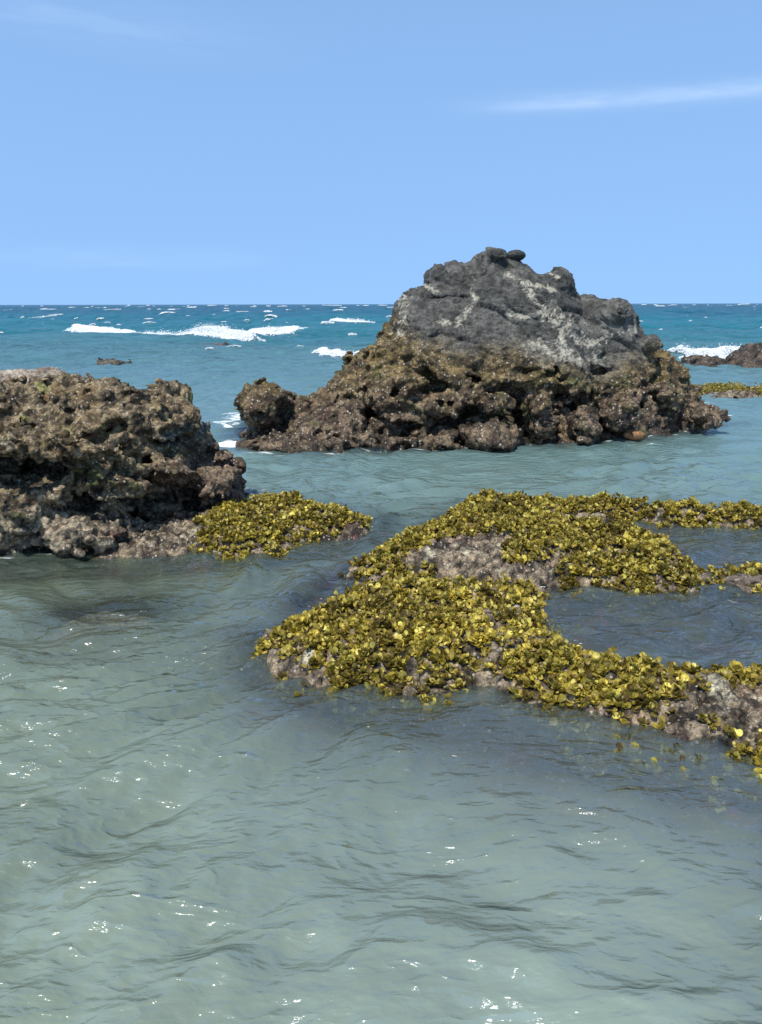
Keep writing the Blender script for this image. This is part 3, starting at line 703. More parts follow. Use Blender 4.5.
# submerged shelves: (polygon, depth)
SHELF = [(polyw([(330, 690, 0), (420, 705, 0), (520, 722, 0), (640, 728, 0), (762, 765, 0), (900, 840, 0), (1000, 1000, 0), (860, 930, 0), (762, 815, 0), (690, 805, 0), (620, 790, 0), (540, 775, 0), (470, 745, 0), (400, 735, 0), (300, 715, 0), (240, 668, 0), (250, 640, 0)]), -.10),
         (polyw([(560, 590, 0), (600, 530, 0), (650, 523, 0), (900, 532, 0), (900, 652, 0), (600, 653, 0), (540, 640, 0)]), -.085),
         (polyw([(300, 600, 0), (345, 575, 0), (420, 580, 0), (540, 590, 0), (540, 650, 0), (300, 640, 0)]), -.04),
         (polyw([(-100, 560, 0), (0, 553, 0), (120, 548, 0), (260, 548, 0), (370, 525, 0), (380, 515, 0), (392, 520, 0), (380, 545, 0), (270, 566, 0), (150, 572, 0), (0, 578, 0), (-100, 585, 0)]), -.09),
         (polyw([(75, 608, 0), (105, 602, 0), (140, 604, 0), (150, 612, 0), (125, 622, 0), (85, 622, 0), (60, 616, 0)]), -.05)]
def bed_height(X, Y, noise=0.0):
    """height of the reef shelves and the sand between them"""
    h = np.full(X.shape, -0.62)
    for poly, z in SHELF:
        sd = poly_sd(X, Y, poly)
        h = np.maximum(h, np.where(sd > 0, z + 0.0 * sd, z + sd * .9))
    return h
def ledge_height(X, Y, poly, top, slope=2.0, rim=.10):
    sd = poly_sd(X, Y, poly)
    return np.where(sd > 0, top * (1 - np.exp(-sd / rim)), sd * slope)
def ledge(name, poly, top, bounds, vox, seed, label, tone_fn):
    nx = int((bounds[1] - bounds[0]) / vox); ny = int((bounds[3] - bounds[2]) / vox)
    x = np.linspace(bounds[0], bounds[1], nx); y = np.linspace(bounds[2], bounds[3], ny)
    X, Y = np.meshgrid(x, y, indexing='ij')
    h = ledge_height(X, Y, poly, top)
    P = np.stack([X.ravel(), Y.ravel(), np.zeros(X.size)], 1)
    n1 = fbm(P, .35, 3, .5, seed).reshape(X.shape); n2 = fbm(P, .10, 4, .6, seed + 9).reshape(X.shape)
    F1, F2 = worley(P, .06, seed + 3); G1, G2 = worley(P, .028, seed + 4)
    h = h + .035 * n1 + .055 * n2 + .040 * (.5 - F1.reshape(X.shape)) + .034 * (.5 - G1.reshape(X.shape)) + .02 * fbm(P, .035, 3, .7, seed + 12).reshape(X.shape)
    K1, _k = worley(P, .13, seed + 6); h = h - .05 * sstep(.33, .12, K1.reshape(X.shape)) * (h > .02)
    h = np.maximum(h, -.5)
    # push sideways too so the surface is not a pure height field
    gx, gy = np.gradient(h, x, y)
    V = np.stack([X - .012 * np.clip(gx, -2, 2), Y - .012 * np.clip(gy, -2, 2), h], -1).reshape(-1, 3)
    idx = np.arange(nx * ny).reshape(nx, ny)
    Q = np.stack([idx[:-1, :-1], idx[1:, :-1], idx[1:, 1:], idx[:-1, 1:]], -1).reshape(-1, 4)
    keep = (h > -.45); kq = keep.ravel()[Q].any(1); Q = Q[kq]
    used = np.unique(Q); re = np.full(len(V), -1); re[used] = np.arange(len(used)); V = V[used]; Q = re[Q]
    C = tone_fn(V)
    o = mesh_obj(name, V, Q, MAT_REEF, {'crust': np.full(len(V), 1.0), 'dry': sstep(0, .12, V[:, 2])}, colors={'tone': C})
    tag(o, label, 'rock ledge')
    return o, (x, y, h)
def reef_tone(V):
    nb = fbm(V, .06, 4, .65, 301); na = fbm(V, .25, 3, .6, 305)
    nc = fbm(V, .022, 3, .7, 303)
    C = mixc_(col(.020, .015, .010), col(.27, .21, .14), sstep(-.30, .40, nb + .55 * nc))
    C = mixc_(C, col(.18, .10, .075), sstep(.1, .5, na) * .25)
    C = mixc_(C, col(.46, .42, .30), sstep(.26, .46, fbm(V, .10, 4, .75, 311)) * sstep(.0, .05, V[:, 2]) * .8)
    sub = sstep(.0, -.05, V[:, 2])
    deepc = mixc_(col(.045, .030, .040), col(.12, .11, .03), sstep(-.1, .35, fbm(V, .2, 3, .6, 317)))
    deepc = mixc_(deepc, col(.22, .055, .07), sstep(.25, .45, fbm(V, .16, 3, .6, 319)) * .8)
    return mixc_(C, deepc, sub * .85)
up_ledge, UPG = ledge('rock_ledge', UP, .10, (-.45, 4.6, 3.55, 6.5), .014, 401, 'farther seaweed-topped rock ledge right of centre, bare pinkish patch in its middle', reef_tone)
lo_ledge, LOG = ledge('rock_ledge', LO, .085, (-.85, 2.6, 1.75, 4.15), .011, 402, 'nearest seaweed-covered rock ledge running to the right edge, rough bare rock at its right end', reef_tone)
le_ledge, LEG = ledge('rock_ledge', LE, .075, (-2.0, .12, 4.2, 6.3), .014, 403, 'low wet ledge at the foot of the left boulder, half under seaweed', reef_tone)

# shelves just under the water plus the sand: one seabed sheet
def seabed():
    x = np.linspace(-4.5, 6.0, 420); y = np.linspace(.2, 9.5, 380)
    x = np.concatenate([[-4000, -800, -150, -30, -10], x, [10, 30, 150, 800, 4000]]); y = np.concatenate([[-300, -60, -10, -2], y, [12, 18, 30, 80, 300, 1500, 8000]])
    X, Y = np.meshgrid(x, y, indexing='ij'); h = bed_height(X, Y)
    P = np.stack([X.ravel(), Y.ravel(), np.zeros(X.size)], 1)
    inn = (np.abs(X) < 7) & (Y > 0) & (Y < 10)
    h = h + inn * (.035 * fbm(P, .22, 4, .6, 501).reshape(X.shape) + .012 * fbm(P, .06, 2, .6, 503).reshape(X.shape))
    h = np.where(Y > 12, -1.5 - np.clip((Y - 12) * .05, 0, 8), h)
    idx = np.arange(X.size).reshape(X.shape)
    Q = np.stack([idx[:-1, :-1], idx[1:, :-1], idx[1:, 1:], idx[:-1, 1:]], -1).reshape(-1, 4)
    V = np.stack([X, Y, h], -1).reshape(-1, 3)
    C = reef_tone(V); s = sstep(-.35, -.2, V[:, 2]); C = mixc_(col(.30, .27, .19) * np.ones((len(V), 1)), C, s)
    sh = poly_sd(V[:, 0], V[:, 1], SHELF[4][0]); C = mixc_(C, col(.30, .24, .16), sstep(-.1, .05, sh))
    o = mesh_obj('seabed', V, Q, MAT_REEF, {'crust': s * .7, 'dry': np.zeros(len(V))}, colors={'tone': C})
    return tag(o, kind='structure')
seabed()
cobble('flat_stone', on_y(151, 527.5, 5.02) , (.085, .045, .014), (.48, .44, .36), 'pale flat slab-like stone lying in the hollow under the left boulder', 'stone', 22)

# ---------------------------------------------------------------- SEA
SEGS = []
def waves(X, Y):
    r = np.random.default_rng(99)
    Rr = np.hypot(X, Y)
    sp_ = np.maximum(Rr * .0052, .008)
    chop = sstep(8.5, 26.0, Y + .15 * np.abs(X))
    z = np.zeros_like(X)
    warpx = np.zeros_like(X); warpy = np.zeros_like(X)
    for k in range(5):
        a = r.uniform(0, 2 * np.pi); lam = r.uniform(1.2, 4.0); p = r.uniform(0, 6.3)
        ph = (X * np.cos(a) + Y * np.sin(a)) * 2 * np.pi / lam + p
        warpx += .10 * lam / 3 * np.sin(ph); warpy += .10 * lam / 3 * np.cos(ph * 1.1)
    Xw, Yw = X + warpx, Y + warpy
    # sheltered pool: short crossing ripples
    for k in range(110):
        lam = .06 * (.85 / .06) ** r.random(); a = R(r.normal(-72, 36)); p = r.uniform(0, 6.3)
        ph = (Xw * np.cos(a) + Yw * np.sin(a)) * 2 * np.pi / lam + p
        g = sstep(2.0, 4.0, lam / sp_)
        s = np.sin(ph); am = .0044 * lam ** .76
        z += am * g * (s + .12 * (s * s - .5)) * (1 + .8 * chop)
    # open sea
    for k in range(44):
        lam = 1.6 * (22 / 1.6) ** r.random(); a = R(r.normal(-97, 26)); p = r.uniform(0, 6.3)
        ph = (X * np.cos(a) + Y * np.sin(a)) * 2 * np.pi / lam + p
        g = sstep(2.0, 4.0, lam / sp_)
        s = np.sin(ph); am = .017 * lam ** .68
        z += am * g * chop * (.45 + .55 * sstep(22, 60, Y)) * (np.exp(.8 * (s - 1)) * 1.7 - .892)
    return z, chop
BREAK = [  # crest line pixels at sea level, crest height, width, label
    ([(76, 331), (110, 332), (150, 335), (190, 338), (230, 341), (254, 341)], .30, .65, 'longest white breaking wave, out at left'),
    ([(252, 332), (275, 332.5), (298, 332)], .20, .9, 'short curl of white surf just right of the longest breaker'),
    ([(332, 328), (352, 328), (374, 328.5)], .20, 1.0, 'small distant white breaker left of the tall boulder'),
    ([(318, 357), (334, 359.5), (350, 361), (372, 360)], .10, .22, 'white surf breaking against the left flank of the tall boulder'),
    ([(672, 360), (690, 364), (715, 364), (745, 363), (790, 362), (840, 362)], .24, .45, 'white surf bursting behind the dark rocks at right'),
]
BR_LINES = [np.array([on_z(px, py)[:2] for px, py in b[0]]) for b in BREAK]
def line_dist(X, Y, ln):
    d = np.full(X.shape, 1e9); side = np.zeros(X.shape)
    for (x0, y0), (x1, y1) in zip(ln[:-1], ln[1:]):
        ex, ey = x1 - x0, y1 - y0
        t = np.clip(((X - x0) * ex + (Y - y0) * ey) / (ex * ex + ey * ey), 0, 1)
        dx, dy = X - x0 - t * ex, Y - y0 - t * ey; dd = np.hypot(dx, dy)
        side = np.where(dd < d, dy, side); d = np.minimum(d, dd)
    return d, side
def swell(X, Y):
    z = np.zeros_like(X); foam = np.zeros_like(X)
    for (px, hh, w, lb), ln in zip(BREAK, BR_LINES):
        m = (Y > ln[:, 1].min() - 8) & (Y < ln[:, 1].max() + 10)
        d, side = line_dist(X[m], Y[m], ln)
        z[m] += hh * .7 * np.exp(-(d / np.where(side > 0, w * 1.6, w * .7)) ** 2)
        foam[m] = np.maximum(foam[m], .8 * np.exp(-(d / np.where(side > 0, w * .3, w * 1.3)) ** 2))
    return z, foam
def sea():
    rr = [0.45]
    while rr[-1] < 9000: rr.append(rr[-1] * (1.0052 if rr[-1] < 60 else 1.012 if rr[-1] < 600 else 1.06))
    rr = np.array(rr); th = np.linspace(R(-64), R(64), 560)
    Rr, T = np.meshgrid(rr, th, indexing='ij')
    X, Y = Rr * np.sin(T), Rr * np.cos(T)
    z, chop = waves(X, Y)
    zs, foam = swell(X, Y); z = z + zs
    # lace by the left end of the tall boulder, and along other rocks
    for px, py, sx, sy, a in [(232, 418, .35, 1.3, .74), (228, 443, .22, .5, .78), (255, 455, .6, .2, .62), (345, 366, 1.2, .6, .45), (200, 348, 3.5, 1.0, .40), (700, 367, 2, .5, .45), (640, 446, .8, .15, .42), (700, 402, .8, .3, .40),
                              (700, 620, .25, .05, .48), (730, 603, .1, .03, .6), (735, 584, .3, .05, .5)]:
        c = on_z(px, py); foam = np.maximum(foam, a * np.exp(-((X - c[0]) / sx) ** 2 - ((Y - c[1]) / sy) ** 2))
    # depth: shelves, ledges and the feet of the boulders
    near = Rr < 14
    dep = np.full(X.shape, 2.0)
    xb, yb = X[near], Y[near]
    bed = bed_height(xb, yb)
    for poly, top in ((UP, .1), (LO, .085), (LE, .075)):
        bed = np.maximum(bed, np.where((s := poly_sd(xb, yb, poly)) > 0, .05, s * .9 - .02))
    foot = np.concatenate([B_front, [[B_front[-1, 0], 10.5], [B_front[0, 0], 9.6]]])
    bed = np.maximum(bed, poly_sd(xb, yb, foot) * .9 - .03)
    dep[near] = np.maximum(-bed, .0)
    lfoot = np.concatenate([L_front, [[L_front[-1, 0], 6.2], [L_front[0, 0], 6.2]]])
    for ft in (foot, lfoot):
        foam[near] = np.maximum(foam[near], .52 * np.exp(-((poly_sd(xb, yb, ft) + .04) / .07) ** 2))
    dep = np.maximum(dep, sstep(10, 13, Rr) * 2)
    P = np.stack([X.ravel(), Y.ravel(), np.zeros(X.size)], 1)
    # suspended-sand colour of the water by distance from shore
    stops = [(1.0, (.205, .258, .212)), (2.2, (.165, .210, .180)), (4.0, (.118, .155, .136)), (6, (.135, .205, .188)), (9, (.125, .220, .222)), (14, (.095, .188, .210)), (24, (.065, .160, .190)), (36, (.028, .140, .180)), (60, (.015, .135, .185)), (120, (.012, .098, .155)), (300, (.012, .078, .130)), (9000, (.012, .070, .120))]
    lg = np.log([s[0] for s in stops]); ry = np.log(np.maximum(Y.ravel() * .85 + Rr.ravel() * .15, .5)); ry = ry + .14 * fbm(P / np.maximum(Rr.ravel(), 3)[:, None] * np.array([[6, 0, 0]]) + P * .05, 1.0, 3, .5, 601)
    C = np.stack([np.interp(ry, lg, [s[1][k] for s in stops]) for k in range(3)], 1)
    # clearer water over the reef: less suspended sand
    rf = np.zeros(len(P)); nm = (Rr.ravel() < 8)
    wob = .16 * fbm(P[nm], .35, 4, .6, 611)
    rf[nm] = np.maximum.reduce([sstep(-.30, .08, wob + poly_sd(P[nm, 0], P[nm, 1], SHELF[k][0])) for k in (0, 1, 2)])
    C = mixc_(C, C * np.array([[.98, .95, 1.05]]), rf)
    # greener murk on the left pool
    lm = sstep(.6, -1.8, P[:, 0]) * sstep(5.2, 3.8, P[:, 1]); C = mixc_(C, C * np.array([[1.0, .98, .84]]), lm)
    V = np.stack([X, Y, z], -1).reshape(-1, 3)
    idx = np.arange(X.size).reshape(X.shape)
    Q = np.stack([idx[:-1, :-1], idx[:-1, 1:], idx[1:, 1:], idx[1:, :-1]], -1).reshape(-1, 4)[:, ::-1]
    nq = np.cross(V[Q[0, 1]] - V[Q[0, 0]], V[Q[0, 2]] - V[Q[0, 0]])
    if nq[2] < 0: Q = Q[:, ::-1]
    o = mesh_obj('sea_water', V, Q, MAT_WATER, {'depth': dep.ravel(), 'foam': foam.ravel(), 'chop': chop.ravel()}, colors={'tone': C})
    return tag(o, kind='structure')
sea()

# ---------------------------------------------------------------- FOAM: breaking waves, spray, whitecaps
OCT_V = np.array([[1, 0, 0], [-1, 0, 0], [0, 1, 0], [0, -1, 0], [0, 0, 1], [0, 0, -1]], float)
OCT_F = np.array([[0, 2, 4], [2, 1, 4], [1, 3, 4], [3, 0, 4], [2, 0, 5], [1, 2, 5], [3, 1, 5], [0, 3, 5]])
def droplets(name, C, S, squash=None):
    """cloud of small rounded foam clots as one mesh"""
    n = len(C); r = np.random.default_rng(n)
    sc = S[:, None, None] * r.uniform(.6, 1.4, (n, 6, 1)) * np.ones((1, 1, 3))
    if squash is not None: sc = sc * np.array(squash)[None, None]
    V = (C[:, None, :] + OCT_V[None] * sc).reshape(-1, 3)
    Fc = (np.arange(n)[:, None, None] * 6 + OCT_F[None]).reshape(-1, 3)
    return mesh_obj(name, V, Fc, MAT_FOAM)
for bi, ((px, hh, w, lb), ln) in enumerate(zip(BREAK, BR_LINES)):
    r = np.random.default_rng(50 + bi)
    seg = np.linalg.norm(np.diff(ln, axis=0), axis=1); Lt = seg.sum(); cum = np.concatenate([[0], np.cumsum(seg)])
    n = int(Lt * 5000)
    s = r.random(n) * Lt
    x = np.interp(s, cum, ln[:, 0]); y = np.interp(s, cum, ln[:, 1])
    P1 = np.stack([s, np.zeros(n), np.zeros(n)], 1)
    u = s / Lt
    if bi == 0: prof = np.interp(u, [0, .1, .35, .55, .75, .82, .9, 1], [.12, .3, .45, .75, .85, 1.0, .75, .35])
    elif bi == 4: prof = np.interp(u, [0, .15, .3, .45, .6, .8, 1], [.25, .7, 1.0, .85, .6, .7, .6])
    elif bi == 3: prof = np.interp(u, [0, .3, .6, 1], [.15, .5, 1, 1])
    else: prof = np.sin(np.pi * np.clip(u, .02, .98)) ** .6
    prof = prof * (1 + .5 * fbm(P1, .8, 3, .6, 60 + bi))
    q = r.random(n)
    off = r.normal(0, 1, n)
    front = -np.abs(off) * w * .45
    y2 = y + np.where(q < .75, front, off * w * .15)
    x = x + r.normal(0, .06, n)
    surf = waves(x, y2)[0] + swell(x, y2)[0]
    zz = surf + hh * prof * .55 * r.random(n) ** 1.3 * np.exp(-((y2 - y) / (w * .7)) ** 2)
    spray = r.random(n) < .08
    zz = np.where(spray, surf + hh * prof * (.3 + r.exponential(.20, n)), zz)
    dist = np.hypot(x, y2)
    size = np.where(spray, .0006, .0014) * dist * r.uniform(.5, 1.3, n)
    keep = r.random(n) < np.clip(prof * 1.5, .15, 1)
    o = droplets('breaking_wave', np.stack([x, y2, zz + .02], 1)[keep], size[keep], (1.3, 1.0, .8))
    tag(o, lb, 'wave', 'waves breaking offshore')
# whitecaps scattered over the open sea: nobody could count them
def whitecaps():
    r = np.random.default_rng(5); C = []; S = []
    spots = []
    for _ in range(950):
        y = 38 * (900 / 38) ** r.random() ** .8; x = r.uniform(-.75, .75) * y
        q = math.sin(x * .031 + 2 * math.sin(y * .011)) + math.sin(y * .043 + x * .017)
        if q < r.normal(.1, .7): continue
        spots.append((x, y, min(3.2, .16 + r.exponential(.42)) * (y / 60) ** .55))
    for px, py, wd in [(22, 308.5, 18), (12, 311, 16), (50, 310, 12), (97, 307.5, 8), (117, 307.5, 14), (168, 308.5, 18), (73, 312, 12), (45, 309, 10), (160, 311, 4), (256, 306.5, 10), (283, 306.8, 10), (330, 305.6, 16), (253, 307, 8),
                       (190, 318, 8), (268, 322, 7), (660, 307, 10), (672, 309, 7), (678, 308, 8), (745, 305, 10), (730, 306.5, 8), (632, 311, 4), (700, 333, 8), (755, 332, 9), (300, 345, 8), (235, 352, 16), (210, 353, 10)]:
        c = on_z(px, py); spots.append((c[0], c[1], wd / 740 * c[1] * .5))
    for x, y, ww in spots:
        n = int(np.clip(130 * ww / (y * .008), 24, 320))
        a = r.uniform(-1, 1, n); b = r.normal(0, .28, n)
        px_ = y / 740
        X_ = x + a * ww * .8 + .1 * ww * b; Y_ = y + b * ww * .6 + .35 * ww * a * r.uniform(-1, 1)
        Z_ = (1 - a * a) * r.random(n) * np.minimum(.09, .003 * y ** .8) 
        C.append(np.stack([X_, Y_, Z_], 1)); S.append(px_ * r.uniform(.30, .62, n))
    C = np.concatenate(C); S = np.concatenate(S)
    P = np.zeros((len(C),)) 
    z, _ = waves(C[:, 0], C[:, 1]); C[:, 2] += np.maximum(z, -.1)
    o = droplets('whitecap_foam', C, S, (1.8, 1.0, .7))
    tag(o, 'scattered small whitecaps on the open sea out to the horizon', 'sea foam', kind='stuff')
whitecaps()

# ---------------------------------------------------------------- SEAWEED
def gsample(G, x, y):
    gx, gy, h = G
    i = np.clip(np.searchsorted(gx, x), 0, len(gx) - 1); j = np.clip(np.searchsorted(gy, y), 0, len(gy) - 1)
    return h[i, j]
LEAF_V = []
for k in range(8):
    a = 2 * np.pi * k / 8 + np.pi / 8
    LEAF_V.append([.5 - .5 * np.cos(a), .46 * np.sin(a), 0.10 + .05 * np.cos(2 * a)])
LEAF_V = np.array([[.48, 0, -.06]] + LEAF_V); LEAF_V[1:, 2] += 0.02
LEAF_F = np.array([[0, 1 + k, 1 + (k + 1) % 8] for k in range(8)])
def seaweed(name, polys, G, density, size, seed, label, lift=.0, bright=1.0, density_fn=None, submerged=0.0):
    r = np.random.default_rng(seed)
    ptsx, ptsy, w = [], [], []
    for poly in polys:
        x0, y0 = poly.min(0) - .05; x1, y1 = poly.max(0) + .05
        x1 = min(x1, 3.9)
        n = int((x1 - x0) * (y1 - y0) * density * 1.5)
        x = r.uniform(x0, x1, n); y = r.uniform(y0, y1, n)
        sd = poly_sd(x, y, poly)
        P = np.stack([x, y, np.zeros(n)], 1)
        edge = sd + .085 * fbm(P, .16, 4, .6, seed + 1)
        k = (edge > -.02) | ((edge > -.065) & (r.random(n) < .5))
        ptsx.append(x[k]); ptsy.append(y[k]); w.append(edge[k])
    x = np.concatenate(ptsx); y = np.concatenate(ptsy); ed = np.concatenate(w)
    P = np.stack([x, y, np.zeros(len(x))], 1)
    hz = fbm(P, .14, 3, .6, seed + 2)
    k = (hz > -.50 + .15 * sstep(.03, 0, ed)); x, y, ed, hz = x[k], y[k], ed[k], hz[k]
    base = np.maximum(gsample(G, x, y), -.03 - submerged) if G is not None else np.full(len(x), -submerged)
    z = base + .008 + lift + .028 * sstep(-.4, .5, hz) * sstep(0, .12, ed) + r.uniform(-.008, .014, len(x))
    n = len(x); K = 11
    cx = np.repeat(x, K); cy = np.repeat(y, K); cz = np.repeat(z, K)
    m = n * K
    tilt = np.repeat(np.stack([r.normal(0, .28, n), r.normal(-.12, .28, n), np.ones(n)], 1), K, axis=0)
    tilt /= np.linalg.norm(tilt, axis=1, keepdims=True)
    phi = r.uniform(0, 2 * np.pi, m); the = R(18) + R(78) * r.random(m) ** .8
    t1 = np.cross(tilt, [0, 1, .03]); t1 /= np.linalg.norm(t1, axis=1, keepdims=True); t2 = np.cross(tilt, t1)
    T = t1 * np.cos(phi)[:, None] + t2 * np.sin(phi)[:, None]
    d = tilt * np.cos(the)[:, None] + T * np.sin(the)[:, None]
    nn = tilt * np.sin(the)[:, None] - T * np.cos(the)[:, None]
    nn += r.normal(0, .30, nn.shape); nn -= d * (nn * d).sum(1, keepdims=True); nn /= np.linalg.norm(nn, axis=1, keepdims=True)
    s = np.cross(nn, d)
    Ls = size * .84 * r.uniform(.45, 1.3, m)
    Bp = np.stack([cx, cy, cz], 1) + T * (r.random(m) * size * .45)[:, None] + tilt * (r.random(m) * size * .55 * np.cos(the))[:, None]
    wv = r.uniform(.75, 1.1, m)
    V = (Bp[:, None, :] + d[:, None, :] * (LEAF_V[None, :, 0:1] * Ls[:, None, None]) + s[:, None, :] * (LEAF_V[None, :, 1:2] * (Ls * wv)[:, None, None])
         + nn[:, None, :] * ((LEAF_V[None, :, 2:3] + r.normal(0, .05, (m, 9, 1))) * (Ls * r.uniform(.6, 2.2, m))[:, None, None]))
    V = V.reshape(-1, 3)
    Fc = (np.arange(m)[:, None, None] * 9 + LEAF_F[None]).reshape(-1, 3)
    # colour per blade
    PP = np.stack([cx, cy, cz], 1); nb = fbm(PP, .18, 3, .6, seed + 5); q = r.random(m)
    C = mixc_(col(.22, .17, .022), col(.60, .50, .095), q)
    C = mixc_(C, col(.095, .065, .018), sstep(-.15, .5, nb + .6 * (r.random(m) - .5)) * .7)
    C = mixc_(C, col(.72, .64, .16), (r.random(m) < .13) * .8)
    C = mixc_(C, col(.09, .05, .02), (r.random(m) < .14) * .8)
    C = C * np.array([[1.02, 1.0, .95]]) * bright * np.repeat(r.uniform(.70, 1.40, n) * (1 + .35 * fbm(np.stack([x, y, z], 1), .16, 3, .6, seed + 8)), K)[:, None]
    CV = np.repeat(C, 9, axis=0).reshape(-1, 9, 3)
    CV[:, 1:] *= r.uniform(.8, 1.15, (m, 8, 1)); CV[:, [1, 8]] *= .6
    o = mesh_obj(name, V, Fc, MAT_LEAF, colors={'tone': CV.reshape(-1, 3)})
    return tag(o, label, 'seaweed', kind='stuff')
FARMAT = polyw([(440, 513, .1), (466, 497, .14), (480, 490, .15), (520, 490, .15), (560, 494, .14), (620, 498, .13), (700, 501, .13), (762, 503, .13), (900, 506, .12), (900, 527, .04), (762, 523, .04), (700, 521, .04), (660, 519, .04), (600, 511, .08), (540, 507, .1), (520, 511, .1), (500, 525, .09), (440, 530, .09)])
LOBE = polyw([(345, 578, 0), (352, 568, .03), (368, 555, .06), (400, 535, .08), (440, 515, .1), (480, 505, .1), (540, 517, .09), (580, 526, .07), (610, 535, .05), (650, 545, .03), (672, 558, .03), (694, 578, .02), (690, 590, .02), (650, 591, .02), (600, 588, .02),
              (578, 584, .06), (570, 556, .09), (535, 537, .1), (480, 533, .1), (436, 538, .1), (404, 549, .1), (392, 566, .06), (430, 577, .04), (415, 582, .02), (380, 580, 0)])
PATCH = polyw([(505, 550, .1), (530, 545, .1), (545, 552, .1), (520, 560, .1)])
seaweed('seaweed', [FARMAT], UPG, 1000, .029, 71, 'strip of olive seaweed along the back of the farther ledge', .01)
seaweed('seaweed', [LOBE, PATCH], UPG, 1000, .030, 72, 'olive seaweed lobe wrapped round the bare pinkish patch of the farther ledge')
LOW = polyw([(268, 643, .02), (278, 630, .05), (300, 614, .07), (340, 598, .06), (380, 590, .04), (420, 596, .04), (440, 606, .04), (500, 607, .04), (520, 600, .03), (538, 618, .02), (556, 640, .04), (600, 654, .08), (660, 656, .1), (690, 656, .1),
              (694, 668, .09), (680, 682, .08), (660, 690, .07), (630, 682, .08), (600, 678, .06), (596, 700, .03), (545, 712, .02), (522, 698, 0), (508, 680, 0), (476, 678, 0), (445, 694, 0), (400, 690, .0), (350, 685, .0), (304, 672, 0), (272, 655, 0)])
LOW2 = polyw([(380, 585, .03), (420, 578, .03), (500, 582, .03), (540, 592, .03), (530, 603, .02), (500, 598, .02), (440, 600, .02)])
CL1 = polyw([(598, 700, .05), (625, 694, .06), (655, 697, .06), (665, 708, .05), (640, 717, .03), (605, 714, .03)])
CL2 = polyw([(706, 736, .02), (730, 735, .05), (762, 737, .06), (820, 745, .06), (850, 790, .02), (762, 762, .01), (725, 750, 0)])
CL3 = polyw([(715, 655, .12), (762, 653, .12), (900, 654, .12), (900, 668, .12), (762, 664, .12), (730, 664, .12)])
seaweed('seaweed', [LOW, LOW2], LOG, 1000, .030, 73, 'thick yellow-green seaweed covering the nearest ledge', bright=1.05)
seaweed('seaweed', [CL1], LOG, 900, .030, 74, 'small seaweed tuft on the lower edge of the bare rock at right')
seaweed('seaweed', [CL2], LOG, 800, .030, 75, 'yellow seaweed fringe in the water below the bare rock at the right edge')
seaweed('seaweed', [CL3], LOG, 900, .029, 76, 'seaweed strip on the crest of the bare rock at the right edge')
LEW = polyw([(198, 554, .0), (203, 535, .06), (204, 518, .1), (215, 505, .12), (226, 496, .14), (240, 488, .15), (262, 488, .14), (300, 494, .11), (335, 507, .06), (368, 520, .01), (366, 526, 0), (340, 533, .0), (300, 540, .0), (280, 550, 0), (250, 556, 0)])
seaweed('seaweed', [LEW], LEG, 850, .030, 77, 'yellow seaweed tongue beside the left boulder, reaching into the channel')
# submerged fringe of weed seen through the water
SUB = polyw([(275, 660, 0), (350, 690, 0), (440, 700, 0), (400, 712, 0), (340, 706, 0), (290, 688, 0)])
SUB2 = polyw([(560, 722, 0), (640, 728, 0), (700, 750, 0), (762, 775, 0), (800, 800, 0), (740, 790, 0), (660, 765, 0), (580, 748, 0)])
seaweed('seaweed', [SUB], None, 300, .036, 78, 'drowned seaweed seen through the water off the tip of the nearest ledge', submerged=.05, bright=.85)
seaweed('seaweed', [SUB2], None, 240, .036, 79, 'drowned seaweed seen through the water below the bare rock at right', submerged=.055, bright=.85)
# far reef strip with weed, right of the tall boulder
FR = polyw([(690, 390, .02), (715, 387, .03), (762, 387, .03), (850, 387, .03), (850, 398, 0), (762, 398, 0), (730, 399, 0), (700, 397, 0)])
fr_ledge, FRG = ledge('rock_ledge', FR, .05, (5.2, 9.2, 12.2, 14.6), .03, 404, 'distant low reef strip with yellow weed, right of the tall boulder', reef_tone)
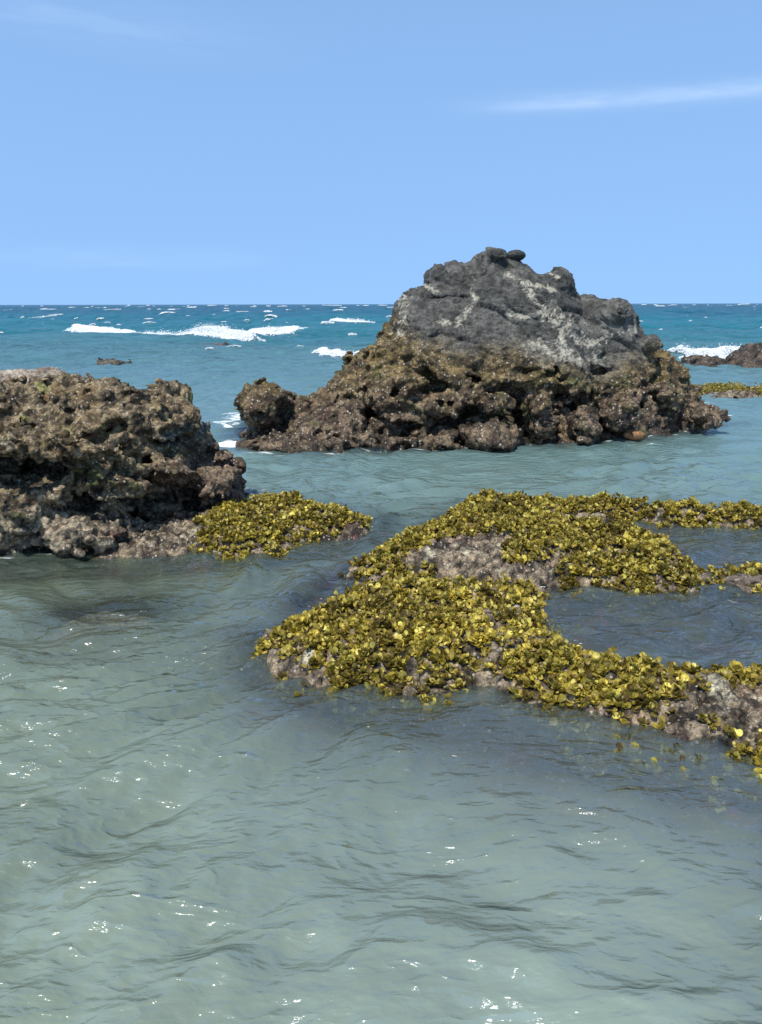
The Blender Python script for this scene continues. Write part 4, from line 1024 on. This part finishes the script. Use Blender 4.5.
# (far strip lies beyond x = 3.9, so it gets its own sampling)
def seaweed_far():
    r = np.random.default_rng(80)
    x0, y0 = FR.min(0); x1, y1 = FR.max(0)
    n = 9000; x = r.uniform(x0, x1, n); y = r.uniform(y0, y1, n); P = np.stack([x, y, np.zeros(n)], 1)
    k = (poly_sd(x, y, FR) > .03) & (fbm(P, .4, 3, .6, 81) > -.05); x, y = x[k], y[k]; n = len(x)
    z = np.maximum(gsample(FRG, x, y), 0) + .02 + r.random(n) * .05
    A = r.normal(0, 1, (n, 3)); A /= np.linalg.norm(A, axis=1, keepdims=True); B = np.cross(A, [0.1, .2, 1]); B /= np.linalg.norm(B, axis=1, keepdims=True); D = np.cross(A, B)
    s = .035
    V = np.stack([x, y, z], 1)[:, None, :] + s * (B[:, None] * LEAF_V[None, :, 0:1] + D[:, None] * LEAF_V[None, :, 1:2] + A[:, None] * LEAF_V[None, :, 2:3])
    Fc = (np.arange(n)[:, None, None] * 9 + LEAF_F[None]).reshape(-1, 3)
    C = np.repeat(mixc_(col(.18, .13, .02), col(.42, .36, .08), r.random(n)), 9, axis=0)
    return tag(mesh_obj('seaweed', V.reshape(-1, 3), Fc, MAT_LEAF, colors={'tone': C}), 'distant strip of yellow weed on the low reef at the right edge', 'seaweed', kind='stuff')
seaweed_far()
# low stones awash at the end of the inner pool
for i, (px, py, rx, rz, lb) in enumerate([(742, 585, .14, .06, 'knobbly brown stone awash at the right edge of the inner pool'), (706, 583, .075, .035, 'smaller stone awash between the inner pool and the knobbly stone')]):
    c = on_z(px, py); cobble('awash_stone', (c[0], c[1], .0), (rx, rx * .7, rz), (.13, .10, .075), lb, 'stone', 30 + i, MAT_REEF, 1.0, .9, 48)

AW = polyw([(698, 574, 0), (730, 571, 0), (762, 570, 0), (830, 574, 0), (830, 594, 0), (762, 592, 0), (720, 590, 0), (700, 584, 0)])
seaweed('seaweed', [AW], None, 380, .030, 83, 'sparse weedy patch round the stones awash at the end of the inner pool', submerged=.008)
